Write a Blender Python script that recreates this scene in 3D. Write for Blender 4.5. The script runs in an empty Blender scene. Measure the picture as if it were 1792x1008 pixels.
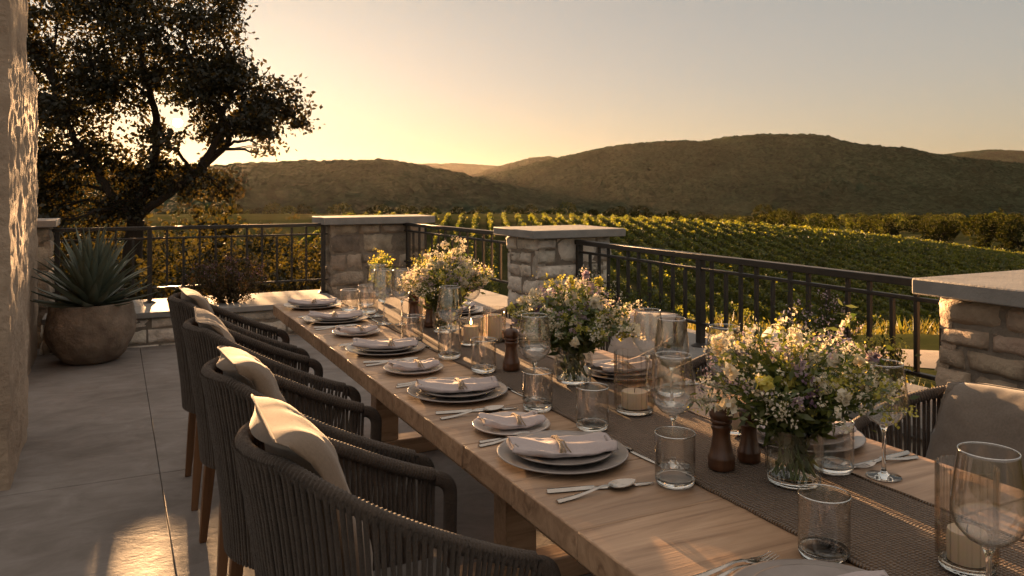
import bpy, math, random
import numpy as np
from mathutils import Vector, Matrix, noise as mnoise
R = math.radians
rnd = random.Random(7)
npr = np.random.default_rng(11)
sc = bpy.context.scene
COL = sc.collection
TH = math.atan(696 / 1400.0)
CT, ST = math.cos(TH), math.sin(TH)
CAMZ = 1.4
TZ = 0.75
SUN = Vector((-0.418, 1.0, 0.080)).normalized()


def W(t, s, z=0.0):
    """terrace coordinates (t across the table, s along it) to world"""
    return Vector((t * CT - s * ST, t * ST + s * CT, z))


# ------------------------------------------------------------------ mesh helpers
class MB:
    def __init__(self):
        self.v, self.f, self.m = [], [], []

    def add(self, vs, fs, mi=0):
        o = len(self.v)
        self.v.extend([tuple(p) for p in vs])
        self.f.extend([tuple(i + o for i in q) for q in fs])
        self.m.extend([mi] * len(fs))

    def box(self, x0, x1, y0, y1, z0, z1, mi=0):
        self.add([(x0, y0, z0), (x1, y0, z0), (x1, y1, z0), (x0, y1, z0), (x0, y0, z1), (x1, y0, z1), (x1, y1, z1), (x0, y1, z1)],
                 [(0, 3, 2, 1), (4, 5, 6, 7), (0, 1, 5, 4), (1, 2, 6, 5), (2, 3, 7, 6), (3, 0, 4, 7)], mi)

    def tube(self, pts, rad, n=8, mi=0, cap=True, flat=None):
        pts = [Vector(p) for p in pts]
        k = len(pts)
        if not hasattr(rad, '__len__'):
            rad = [rad] * k
        tang = []
        for i in range(k):
            a = pts[max(0, i - 1)]; b = pts[min(k - 1, i + 1)]
            d = (b - a)
            tang.append(d.normalized() if d.length > 1e-9 else Vector((0, 0, 1)))
        up = Vector((0, 0, 1)) if abs(tang[0].z) < .9 else Vector((1, 0, 0))
        nx = (up - tang[0] * up.dot(tang[0])).normalized()
        vs, fs = [], []
        for i in range(k):
            if i:
                nx = (nx - tang[i] * nx.dot(tang[i]))
                nx = nx.normalized() if nx.length > 1e-6 else tang[i].orthogonal().normalized()
            ny = tang[i].cross(nx)
            for j in range(n):
                a = 2 * math.pi * j / n
                fx, fy = (1, 1) if flat is None else flat
                vs.append(pts[i] + nx * (math.cos(a) * rad[i] * fx) + ny * (math.sin(a) * rad[i] * fy))
        for i in range(k - 1):
            for j in range(n):
                j2 = (j + 1) % n
                fs.append((i * n + j, i * n + j2, (i + 1) * n + j2, (i + 1) * n + j))
        if cap:
            fs.append(tuple(reversed(range(n))))
            fs.append(tuple((k - 1) * n + j for j in range(n)))
        self.add(vs, fs, mi)

    def lathe(self, prof, n=32, mi=0, c=(0, 0, 0), mod=None, close=False):
        vs, fs = [], []
        for (r, z) in prof:
            for j in range(n):
                a = 2 * math.pi * j / n
                rr = r if mod is None else r * (1 + mod(a, z))
                vs.append((c[0] + rr * math.cos(a), c[1] + rr * math.sin(a), c[2] + z))
        k = len(prof)
        for i in range(k - 1 + (1 if close else 0)):
            i2 = (i + 1) % k
            for j in range(n):
                j2 = (j + 1) % n
                fs.append((i * n + j, i * n + j2, i2 * n + j2, i2 * n + j))
        self.add(vs, fs, mi)

    def build(self, name, mats, parent=None, smooth=True, bevel=0, angle=40):
        me = bpy.data.meshes.new(name)
        me.from_pydata(self.v, [], self.f)
        if not isinstance(mats, (list, tuple)):
            mats = [mats]
        for m in mats:
            me.materials.append(m)
        if len(mats) > 1:
            me.polygons.foreach_set('material_index', self.m)
        me.update()
        return link(name, me, parent, smooth, bevel, angle)


def link(name, me, parent=None, smooth=True, bevel=0, angle=40):
    if smooth:
        me.shade_smooth()
        if angle < 180:
            me.set_sharp_from_angle(angle=R(angle))
    o = bpy.data.objects.new(name, me)
    COL.objects.link(o)
    if parent is not None:
        o.parent = parent
    if bevel:
        b = o.modifiers.new('bevel', 'BEVEL')
        b.width = bevel; b.segments = 2; b.limit_method = 'ANGLE'; b.angle_limit = R(40)
    return o


def np_mesh(name, V, F, mats, parent=None, midx=None, smooth=False):
    me = bpy.data.meshes.new(name)
    V = np.ascontiguousarray(V, dtype=np.float32); F = np.ascontiguousarray(F, dtype=np.int32)
    m, k = F.shape
    me.vertices.add(len(V)); me.vertices.foreach_set('co', V.ravel())
    me.loops.add(m * k); me.loops.foreach_set('vertex_index', F.ravel())
    me.polygons.add(m)
    me.polygons.foreach_set('loop_start', np.arange(0, m * k, k, dtype=np.int32))
    if not isinstance(mats, (list, tuple)):
        mats = [mats]
    for x in mats:
        me.materials.append(x)
    if midx is not None:
        me.polygons.foreach_set('material_index', np.ascontiguousarray(midx, dtype=np.int32))
    me.update(calc_edges=True)
    return link(name, me, parent, smooth, 0, 180)


def thing(name, label, cat, loc=(0, 0, 0), rz=0.0, group=None):
    o = bpy.data.objects.new(name, None)
    COL.objects.link(o)
    o.empty_display_size = .1
    o.location = loc; o.rotation_euler = (0, 0, rz)
    return tag(o, label, cat, group)


def tag(o, label=None, cat=None, group=None, kind=None):
    if label: o['label'] = label
    if cat: o['category'] = cat
    if group: o['group'] = group
    if kind: o['kind'] = kind
    return o


def dup(root, loc, rz, label=None, group=None):
    r = root.copy(); COL.objects.link(r)
    r.location = loc; r.rotation_euler = (0, 0, rz)
    if label: r['label'] = label
    if group: r['group'] = group
    for ch in list(root.children):
        c = ch.copy(); COL.objects.link(c); c.parent = r
        for gch in list(ch.children):
            d = gch.copy(); COL.objects.link(d); d.parent = c
    return r


def hash2(ix, iy, seed=0):
    h = (ix.astype(np.int64) * 374761393 + iy.astype(np.int64) * 668265263 + seed * 1442695041) & 0xFFFFFFFF
    h = ((h ^ (h >> 13)) * 1274126177) & 0xFFFFFFFF
    return ((h ^ (h >> 16)) & 0xFFFF) / 65535.0


def vnoise(x, y, seed=0):
    x = np.asarray(x, float); y = np.asarray(y, float)
    ix = np.floor(x); iy = np.floor(y)
    fx = x - ix; fy = y - iy
    fx = fx * fx * (3 - 2 * fx); fy = fy * fy * (3 - 2 * fy)
    a = hash2(ix, iy, seed); b = hash2(ix + 1, iy, seed); c = hash2(ix, iy + 1, seed); d = hash2(ix + 1, iy + 1, seed)
    return (a + (b - a) * fx) * (1 - fy) + (c + (d - c) * fx) * fy


def fbm(x, y, oct=4, seed=0):
    r = 0; a = .5; f = 1.0
    for i in range(oct):
        r = r + a * (vnoise(x * f, y * f, seed + i) - .5); a *= .5; f *= 2.03
    return r


def sstep(a, b, x):
    t = np.clip((x - a) / (b - a), 0, 1)
    return t * t * (3 - 2 * t)


# ------------------------------------------------------------------ materials
def new_mat(name):
    m = bpy.data.materials.new(name); m.use_nodes = True
    nt = m.node_tree; nt.nodes.clear()
    out = nt.nodes.new('ShaderNodeOutputMaterial')
    return m, nt, out


def N(nt, kind, **kw):
    n = nt.nodes.new(kind)
    for k, v in kw.items():
        if k in ('noise_dimensions', 'wave_type', 'bands_direction', 'operation', 'blend_type', 'feature', 'data_type', 'distance', 'musgrave_type', 'wave_profile'):
            setattr(n, k, v)
        else:
            n.inputs[k].default_value = v
    return n


def ramp(nt, pts):
    n = nt.nodes.new('ShaderNodeValToRGB')
    e = n.color_ramp.elements
    while len(e) < len(pts):
        e.new(.5)
    for i, (p, c) in enumerate(pts):
        e[i].position = p
        e[i].color = (c[0], c[1], c[2], 1) if hasattr(c, '__len__') else (c, c, c, 1)
    return n


def coord(nt, scale=(1, 1, 1), which='Object'):
    tc = nt.nodes.new('ShaderNodeTexCoord')
    mp = nt.nodes.new('ShaderNodeMapping')
    mp.inputs['Scale'].default_value = scale
    nt.links.new(tc.outputs[which], mp.inputs['Vector'])
    return mp.outputs['Vector']


def pmat(name, c1, c2=None, rough=.6, scale=6, bump=0.0, bscale=40, stretch=(1, 1, 1), metal=0, island=0.0, spec=.5, sheen=0, detail=5, c3=None, r2=None, coat=0):
    """principled material: noise mix of colours, noise bump, optional per-island tint"""
    m, nt, out = new_mat(name)
    L = nt.links.new
    b = nt.nodes.new('ShaderNodeBsdfPrincipled')
    L(b.outputs[0], out.inputs[0])
    b.inputs['Metallic'].default_value = metal
    b.inputs['Roughness'].default_value = rough
    b.inputs['Specular IOR Level'].default_value = spec
    b.inputs['Sheen Weight'].default_value = sheen
    b.inputs['Coat Weight'].default_value = coat
    c2 = c2 or tuple(x * .7 for x in c1)
    vec = coord(nt, stretch)
    n1 = N(nt, 'ShaderNodeTexNoise', Scale=scale, Detail=detail, Roughness=.6)
    L(vec, n1.inputs['Vector'])
    rp = ramp(nt, [(.3, c1), (.7, c2)] if c3 is None else [(.25, c1), (.5, c2), (.75, c3)])
    L(n1.outputs['Fac'], rp.inputs[0])
    colour = rp.outputs[0]
    if island:
        ge = nt.nodes.new('ShaderNodeNewGeometry')
        hs = nt.nodes.new('ShaderNodeHueSaturation')
        mr = nt.nodes.new('ShaderNodeMapRange')
        mr.inputs['To Min'].default_value = 1 - island; mr.inputs['To Max'].default_value = 1 + island
        L(ge.outputs['Random Per Island'], mr.inputs[0])
        L(mr.outputs[0], hs.inputs['Value'])
        mr2 = nt.nodes.new('ShaderNodeMapRange')
        mr2.inputs['To Min'].default_value = .49; mr2.inputs['To Max'].default_value = .512
        ml = N(nt, 'ShaderNodeMath', operation='MULTIPLY'); ml.inputs[1].default_value = 7.31
        fr = N(nt, 'ShaderNodeMath', operation='FRACT')
        L(ge.outputs['Random Per Island'], ml.inputs[0]); L(ml.outputs[0], fr.inputs[0]); L(fr.outputs[0], mr2.inputs[0])
        L(mr2.outputs[0], hs.inputs['Hue'])
        L(colour, hs.inputs['Color']); colour = hs.outputs[0]
    L(colour, b.inputs['Base Color'])
    if r2 is not None:
        mr = nt.nodes.new('ShaderNodeMapRange')
        mr.inputs['To Min'].default_value = rough; mr.inputs['To Max'].default_value = r2
        L(n1.outputs['Fac'], mr.inputs[0]); L(mr.outputs[0], b.inputs['Roughness'])
    if bump:
        n2 = N(nt, 'ShaderNodeTexNoise', Scale=bscale, Detail=6, Roughness=.65)
        L(vec, n2.inputs['Vector'])
        bp = N(nt, 'ShaderNodeBump', Strength=min(1, bump), Distance=.02)
        L(n2.outputs['Fac'], bp.inputs['Height']); L(bp.outputs[0], b.inputs['Normal'])
    return m


def leaf_mat(name, c1, c2, trans=.5, tcol=None, rough=.5, scale=1.5, gloss=.04):
    m, nt, out = new_mat(name)
    L = nt.links.new
    ge = nt.nodes.new('ShaderNodeNewGeometry')
    rp = ramp(nt, [(.0, c1), (1, c2)])
    L(ge.outputs['Random Per Island'], rp.inputs[0])
    vec = coord(nt)
    n1 = N(nt, 'ShaderNodeTexNoise', Scale=scale, Detail=3)
    L(vec, n1.inputs['Vector'])
    hs = nt.nodes.new('ShaderNodeHueSaturation')
    mr = nt.nodes.new('ShaderNodeMapRange'); mr.inputs['From Min'].default_value = .3; mr.inputs['From Max'].default_value = .7
    mr.inputs['To Min'].default_value = .6; mr.inputs['To Max'].default_value = 1.4
    L(n1.outputs['Fac'], mr.inputs[0]); L(mr.outputs[0], hs.inputs['Value']); L(rp.outputs[0], hs.inputs['Color'])
    d = N(nt, 'ShaderNodeBsdfDiffuse'); t = N(nt, 'ShaderNodeBsdfTranslucent'); g = N(nt, 'ShaderNodeBsdfGlossy', Roughness=rough)
    L(hs.outputs[0], d.inputs[0])
    if tcol:
        mx = nt.nodes.new('ShaderNodeMix'); mx.data_type = 'RGBA'; mx.blend_type = 'MULTIPLY'; mx.inputs[0].default_value = 1
        L(hs.outputs[0], mx.inputs[6]); mx.inputs[7].default_value = (*tcol, 1)
        L(mx.outputs[2], t.inputs[0])
    else:
        L(hs.outputs[0], t.inputs[0])
    a = N(nt, 'ShaderNodeMixShader', Fac=trans); L(d.outputs[0], a.inputs[1]); L(t.outputs[0], a.inputs[2])
    c = N(nt, 'ShaderNodeMixShader', Fac=gloss); L(a.outputs[0], c.inputs[1]); L(g.outputs[0], c.inputs[2])
    L(c.outputs[0], out.inputs[0])
    return m


def thin_glass(name, tint=(.987, .983, .975), edge=(.80, .77, .73), rough=.02, refl=.05):
    """a single thin wall of glass: Fresnel reflection over straight transmission that is denser at grazing angles"""
    m, nt, out = new_mat(name)
    L = nt.links.new
    lw = N(nt, 'ShaderNodeLayerWeight', Blend=.5)
    pw = N(nt, 'ShaderNodeMath', operation='POWER'); pw.inputs[1].default_value = 3.0
    L(lw.outputs['Facing'], pw.inputs[0])
    rp = ramp(nt, [(0, tint), (1, edge)])
    L(pw.outputs[0], rp.inputs[0])
    tr = N(nt, 'ShaderNodeBsdfTransparent'); L(rp.outputs[0], tr.inputs[0])
    gl = N(nt, 'ShaderNodeBsdfGlossy', Roughness=rough)
    p5 = N(nt, 'ShaderNodeMath', operation='POWER'); p5.inputs[1].default_value = 4.0
    L(lw.outputs['Facing'], p5.inputs[0])
    fr = nt.nodes.new('ShaderNodeMapRange'); fr.inputs['To Min'].default_value = refl; fr.inputs['To Max'].default_value = .9
    L(p5.outputs[0], fr.inputs[0])
    mx = N(nt, 'ShaderNodeMixShader')
    L(fr.outputs[0], mx.inputs[0]); L(tr.outputs[0], mx.inputs[1]); L(gl.outputs[0], mx.inputs[2])
    L(mx.outputs[0], out.inputs[0])
    return m


def solid_glass(name, col=(1, 1, 1), ior=1.48, rough=0.0):
    m, nt, out = new_mat(name)
    g = N(nt, 'ShaderNodeBsdfGlass', Roughness=rough, IOR=ior); g.inputs[0].default_value = (*col, 1)
    nt.links.new(g.outputs[0], out.inputs[0])
    return m


def emit_mat(name, col, s):
    m, nt, out = new_mat(name)
    e = N(nt, 'ShaderNodeEmission', Strength=s); e.inputs[0].default_value = (*col, 1)
    nt.links.new(e.outputs[0], out.inputs[0])
    return m


def wood_mat(name, ca, cb, cc, rough=.5, stretch=(1.2, 14, 14), bump=.25, island=.12, spec=.4):
    m, nt, out = new_mat(name)
    L = nt.links.new
    b = nt.nodes.new('ShaderNodeBsdfPrincipled'); L(b.outputs[0], out.inputs[0])
    b.inputs['Specular IOR Level'].default_value = spec
    vec = coord(nt, stretch)
    ge = nt.nodes.new('ShaderNodeNewGeometry')
    sh = N(nt, 'ShaderNodeVectorMath', operation='ADD')
    cmb = nt.nodes.new('ShaderNodeCombineXYZ')
    ml = N(nt, 'ShaderNodeMath', operation='MULTIPLY'); ml.inputs[1].default_value = 37.0
    L(ge.outputs['Random Per Island'], ml.inputs[0])
    for k in 'XYZ':
        L(ml.outputs[0], cmb.inputs[k])
    L(vec, sh.inputs[0]); L(cmb.outputs[0], sh.inputs[1])
    n1 = N(nt, 'ShaderNodeTexNoise', Scale=1.6, Detail=8, Roughness=.62, Distortion=1.2)
    L(sh.outputs[0], n1.inputs['Vector'])
    rp = ramp(nt, [(.28, ca), (.5, cb), (.74, cc)])
    L(n1.outputs['Fac'], rp.inputs[0])
    vec2 = coord(nt, (stretch[0] * .35, stretch[1] * .25, stretch[2] * .25))
    n3 = N(nt, 'ShaderNodeTexNoise', Scale=1.5, Detail=4); L(vec2, n3.inputs['Vector'])
    hs = nt.nodes.new('ShaderNodeHueSaturation')
    mr = nt.nodes.new('ShaderNodeMapRange'); mr.inputs['To Min'].default_value = .72; mr.inputs['To Max'].default_value = 1.28
    L(n3.outputs['Fac'], mr.inputs[0])
    mr2 = nt.nodes.new('ShaderNodeMapRange'); mr2.inputs['To Min'].default_value = 1 - island; mr2.inputs['To Max'].default_value = 1 + island
    L(ge.outputs['Random Per Island'], mr2.inputs[0])
    mu = N(nt, 'ShaderNodeMath', operation='MULTIPLY'); L(mr.outputs[0], mu.inputs[0]); L(mr2.outputs[0], mu.inputs[1])
    L(mu.outputs[0], hs.inputs['Value']); L(rp.outputs[0], hs.inputs['Color']); L(hs.outputs[0], b.inputs['Base Color'])
    mr3 = nt.nodes.new('ShaderNodeMapRange'); mr3.inputs['To Min'].default_value = rough - .12; mr3.inputs['To Max'].default_value = rough + .15
    L(n1.outputs['Fac'], mr3.inputs[0]); L(mr3.outputs[0], b.inputs['Roughness'])
    bp = N(nt, 'ShaderNodeBump', Strength=bump, Distance=.006)
    L(n1.outputs['Fac'], bp.inputs['Height']); L(bp.outputs[0], b.inputs['Normal'])
    return m


def weave_mat(name, c1, c2, fx, fy, rough=.9, bump=.8, dist=.004):
    """woven cloth: two crossing sets of threads, in object space"""
    m, nt, out = new_mat(name)
    L = nt.links.new
    b = nt.nodes.new('ShaderNodeBsdfPrincipled'); L(b.outputs[0], out.inputs[0])
    b.inputs['Roughness'].default_value = rough; b.inputs['Specular IOR Level'].default_value = .15
    b.inputs['Sheen Weight'].default_value = .25
    vec = coord(nt)
    nz = N(nt, 'ShaderNodeTexNoise', Scale=18, Detail=3); L(vec, nz.inputs['Vector'])
    sb = N(nt, 'ShaderNodeVectorMath', operation='SUBTRACT'); L(nz.outputs['Color'], sb.inputs[0]); sb.inputs[1].default_value = (.5, .5, .5)
    sc_ = N(nt, 'ShaderNodeVectorMath', operation='SCALE'); L(sb.outputs[0], sc_.inputs[0]); sc_.inputs['Scale'].default_value = .014
    av = N(nt, 'ShaderNodeVectorMath', operation='ADD'); L(vec, av.inputs[0]); L(sc_.outputs[0], av.inputs[1])
    ws = []
    for d, f in (('X', fx), ('Y', fy)):
        w = N(nt, 'ShaderNodeTexWave', wave_type='BANDS', bands_direction=d, Scale=f, Distortion=.6, Detail=1)
        w.inputs['Detail Scale'].default_value = 2
        L(av.outputs[0], w.inputs['Vector']); ws.append(w)
    mu = N(nt, 'ShaderNodeMath', operation='MULTIPLY'); L(ws[0].outputs['Fac'], mu.inputs[0]); L(ws[1].outputs['Fac'], mu.inputs[1])
    n2 = N(nt, 'ShaderNodeTexNoise', Scale=60, Detail=4); L(vec, n2.inputs['Vector'])
    ad = N(nt, 'ShaderNodeMath', operation='ADD'); L(mu.outputs[0], ad.inputs[0])
    m5 = N(nt, 'ShaderNodeMath', operation='MULTIPLY'); L(n2.outputs['Fac'], m5.inputs[0]); m5.inputs[1].default_value = .5; L(m5.outputs[0], ad.inputs[1])
    rp = ramp(nt, [(.15, c2), (.8, c1)]); L(ad.outputs[0], rp.inputs[0]); L(rp.outputs[0], b.inputs['Base Color'])
    bp = N(nt, 'ShaderNodeBump', Strength=bump, Distance=dist); L(ad.outputs[0], bp.inputs['Height']); L(bp.outputs[0], b.inputs['Normal'])
    return m


M = {}
M['stone'] = pmat('limestone', (.46, .39, .31), (.33, .27, .21), rough=.85, scale=9, bump=1, bscale=38, island=.40, c3=(.17, .14, .11))
M['stone_pale'] = pmat('pale_limestone', (.76, .69, .60), (.62, .55, .47), rough=.85, scale=9, bump=1, bscale=38, island=.36, c3=(.30, .25, .20))
M['stone_warm'] = pmat('warm_limestone', (.56, .43, .32), (.42, .31, .23), rough=.88, scale=11, bump=.9, bscale=42, island=.15, c3=(.30, .22, .16))
M['mortar'] = pmat('mortar', (.30, .25, .20), (.20, .165, .13), rough=.95, scale=20, bump=.6, bscale=90)
M['coping'] = pmat('grey_coping', (.30, .285, .27), (.22, .21, .20), rough=.7, r2=.9, spec=.25, scale=7, bump=.25, bscale=60)
M['render'] = pmat('rough_render', (.52, .40, .30), (.40, .30, .22), rough=.92, scale=4, bump=.9, bscale=34, c3=(.30, .22, .16))
M['concrete'] = None
M['wood'] = wood_mat('teak_table', (.47, .31, .20), (.36, .23, .145), (.18, .105, .062), rough=.46, bump=.45)
M['wood_edge'] = M['wood']
M['teak'] = wood_mat('chair_teak', (.20, .095, .045), (.15, .07, .03), (.09, .04, .018), rough=.45, stretch=(14, 14, 1.2), island=.05)
M['walnut'] = wood_mat('dark_walnut', (.14, .058, .028), (.095, .038, .018), (.05, .02, .01), rough=.32, stretch=(26, 26, 3), bump=.15, island=.1, spec=.6)
M['rope'] = pmat('brown_rope', (.098, .070, .052), (.062, .044, .033), rough=.85, scale=30, bump=.7, bscale=220, spec=.25, sheen=.15)
M['pillow'] = pmat('linen_pillow', (.20, .140, .094), (.155, .108, .073), rough=.95, scale=160, bump=.12, bscale=520, spec=.1, sheen=.3)
M['pillow_grey'] = pmat('grey_linen_pillow', (.175, .145, .12), (.135, .11, .09), rough=.95, scale=160, bump=.12, bscale=520, spec=.1, sheen=.3)
M['pillow_white'] = pmat('white_linen_pillow', (.46, .39, .345), (.38, .32, .28), rough=.95, scale=160, bump=.12, bscale=520, spec=.1, sheen=.3)
M['cushion'] = weave_mat('seat_cushion_cloth', (.13, .11, .095), (.09, .075, .065), 150, 150, bump=.4, dist=.002)
M['runner'] = weave_mat('burlap_runner', (.23, .14, .078), (.075, .043, .023), 32, 46, bump=1.0, dist=.006)
M['napkin'] = pmat('linen_napkin', (.45, .385, .38), (.395, .335, .33), rough=.95, scale=200, bump=.1, bscale=700, spec=.1, sheen=.2)
M['twine'] = pmat('twine', (.42, .33, .24), (.30, .22, .15), rough=.9, scale=90, bump=.6, bscale=300)
M['plate'] = pmat('stoneware', (.27, .235, .215), (.21, .18, .165), rough=.28, scale=14, bump=.06, bscale=60, island=.04, coat=.2)
M['plate_pale'] = pmat('pale_stoneware', (.50, .43, .40), (.42, .36, .33), rough=.28, scale=14, bump=.06, bscale=60, coat=.2)
M['steel'] = pmat('cutlery_steel', (.50, .46, .42), (.42, .385, .35), rough=.16, r2=.3, scale=60, metal=1)
M['iron'] = pmat('black_iron', (.018, .015, .013), (.030, .024, .019), rough=.38, r2=.55, scale=25, bump=.15, bscale=160, spec=.5)
M['glass'] = thin_glass('thin_glass', edge=(.72, .68, .62), refl=.12, rough=.01)
M['ribbed'] = thin_glass('ribbed_glass', (.95, .93, .90), (.62, .56, .50), .05)
M['vase'] = thin_glass('vase_glass', (.96, .965, .95), (.58, .58, .54), .03, .09)
M['lip'] = thin_glass('glass_lip', (.95, .93, .90), (.75, .72, .68), .14, .6)
M['base_glass'] = solid_glass('thick_glass', (.99, .985, .975))
M['water'] = solid_glass('water', (.95, .98, .95), 1.33)
M['wax'] = None
M['flame'] = emit_mat('candle_flame', (1, .55, .18), 4)
M['pot'] = pmat('weathered_pot', (.31, .24, .185), (.21, .16, .12), rough=.9, scale=7, bump=1.0, bscale=22, c3=(.11, .08, .06))
M['soil'] = pmat('soil', (.06, .04, .028), (.035, .024, .016), rough=1, scale=40, bump=1, bscale=80)
M['bark'] = pmat('bark', (.03, .02, .013), (.016, .011, .008), rough=.95, scale=12, bump=1, bscale=30, stretch=(1, 1, .25))
M['path'] = pmat('gravel_path', (.36, .29, .23), (.27, .21, .16), rough=.95, scale=1.5, bump=.8, bscale=60)
M['oak'] = leaf_mat('oak_leaves', (.010, .012, .004), (.036, .030, .010), .42, (1.5, 1.15, .45), scale=.6)
M['bushleaf'] = leaf_mat('bush_leaves', (.016, .019, .006), (.045, .040, .012), .45, (1.5, 1.2, .5), scale=.8)
M['vine'] = leaf_mat('vine_leaves', (.055, .080, .015), (.155, .155, .034), .55, (1.45, 1.3, .5), scale=.25)
M['woods'] = leaf_mat('woodland', (.014, .021, .008), (.042, .045, .014), .35, (1.4, 1.2, .5), scale=.03, gloss=0)
M['woods_light'] = leaf_mat('light_woodland', (.035, .050, .014), (.085, .088, .026), .4, (1.4, 1.25, .5), scale=.03, gloss=0)
M['grass'] = leaf_mat('grass_blades', (.05, .065, .014), (.16, .13, .04), .5, (1.3, 1.15, .6), scale=.5)
M['redshrub'] = leaf_mat('red_shrub_leaves', (.040, .046, .014), (.11, .065, .03), .4, (1.4, 1.1, .6), scale=3)
M['shrub'] = leaf_mat('shrub_leaves', (.03, .05, .014), (.085, .10, .025), .45, (1.4, 1.25, .5), scale=3)
M['bqleaf'] = leaf_mat('bouquet_leaves', (.05, .085, .022), (.16, .185, .05), .5, (1.35, 1.25, .6), scale=8, gloss=.06)
M['petal_white'] = leaf_mat('cream_petals', (.72, .66, .52), (.82, .78, .68), .45, (1.1, 1.0, .8), scale=10, gloss=.02)
M['petal_lilac'] = leaf_mat('lilac_petals', (.42, .32, .40), (.62, .52, .55), .45, (1.1, 1.0, .95), scale=10, gloss=.02)
M['petal_plum'] = leaf_mat('plum_petals', (.12, .07, .12), (.26, .16, .22), .4, None, scale=10, gloss=.02)
M['petal_yellow'] = leaf_mat('yellow_buds', (.45, .42, .10), (.62, .55, .16), .5, (1.1, 1.05, .6), scale=10, gloss=.02)
M['stem'] = pmat('green_stem', (.16, .20, .07), (.11, .15, .05), rough=.6, scale=20)
M['agave'] = pmat('agave_leaf', (.135, .158, .118), (.09, .112, .08), rough=.5, scale=5, stretch=(1, 1, .3), bump=.1, bscale=20)


def wax():
    m, nt, out = new_mat('candle_wax')
    b = nt.nodes.new('ShaderNodeBsdfPrincipled'); nt.links.new(b.outputs[0], out.inputs[0])
    b.inputs['Base Color'].default_value = (.74, .60, .47, 1)
    b.inputs['Subsurface Weight'].default_value = .6
    b.inputs['Subsurface Radius'].default_value = (.03, .015, .006)
    b.inputs['Roughness'].default_value = .45
    return m
M['wax'] = wax()


def concrete():
    m, nt, out = new_mat('terrace_concrete')
    L = nt.links.new
    b = nt.nodes.new('ShaderNodeBsdfPrincipled'); L(b.outputs[0], out.inputs[0])
    b.inputs['Specular IOR Level'].default_value = .3
    vec = coord(nt)
    n1 = N(nt, 'ShaderNodeTexNoise', Scale=1.3, Detail=8, Roughness=.62); L(vec, n1.inputs['Vector'])
    vec2 = coord(nt, (1.3, 2.2, 1))
    n2 = N(nt, 'ShaderNodeTexNoise', Scale=3, Detail=8, Roughness=.65, Distortion=.8); L(vec2, n2.inputs['Vector'])
    ad = N(nt, 'ShaderNodeMath', operation='ADD'); L(n1.outputs['Fac'], ad.inputs[0]); L(n2.outputs['Fac'], ad.inputs[1])
    rp = ramp(nt, [(.68, (.26, .235, .22)), (1.0, (.205, .18, .165)), (1.32, (.145, .125, .112))])
    mr = nt.nodes.new('ShaderNodeMapRange'); mr.inputs['From Max'].default_value = 2
    L(ad.outputs[0], mr.inputs[0])
    rp.color_ramp.elements[0].position = .36; rp.color_ramp.elements[1].position = .5; rp.color_ramp.elements[2].position = .64
    L(mr.outputs[0], rp.inputs[0]); L(rp.outputs[0], b.inputs['Base Color'])
    m2 = nt.nodes.new('ShaderNodeMapRange'); m2.inputs['To Min'].default_value = .62; m2.inputs['To Max'].default_value = .88
    L(n2.outputs['Fac'], m2.inputs[0]); L(m2.outputs[0], b.inputs['Roughness'])
    n3 = N(nt, 'ShaderNodeTexNoise', Scale=30, Detail=8, Roughness=.7); L(vec, n3.inputs['Vector'])
    bp = N(nt, 'ShaderNodeBump', Strength=.35, Distance=.01); L(n3.outputs['Fac'], bp.inputs['Height'])
    bp2 = N(nt, 'ShaderNodeBump', Strength=.25, Distance=.02); L(n2.outputs['Fac'], bp2.inputs['Height']); L(bp.outputs[0], bp2.inputs['Normal'])
    L(bp2.outputs[0], b.inputs['Normal'])
    return m
M['concrete'] = concrete()


def ground_mat():
    m, nt, out = new_mat('grassy_ground')
    L = nt.links.new
    b = nt.nodes.new('ShaderNodeBsdfPrincipled'); L(b.outputs[0], out.inputs[0])
    b.inputs['Roughness'].default_value = 1; b.inputs['Specular IOR Level'].default_value = 0
    vec = coord(nt)
    n1 = N(nt, 'ShaderNodeTexNoise', Scale=.12, Detail=10, Roughness=.65); L(vec, n1.inputs['Vector'])
    rp = ramp(nt, [(.3, (.030, .038, .013)), (.5, (.050, .052, .02)), (.68, (.085, .07, .035))])
    L(n1.outputs['Fac'], rp.inputs[0]); L(rp.outputs[0], b.inputs['Base Color'])
    n2 = N(nt, 'ShaderNodeTexNoise', Scale=3, Detail=8, Roughness=.7); L(vec, n2.inputs['Vector'])
    bp = N(nt, 'ShaderNodeBump', Strength=.5, Distance=.08); L(n2.outputs['Fac'], bp.inputs['Height']); L(bp.outputs[0], b.inputs['Normal'])
    return m
M['ground'] = ground_mat()


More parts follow.
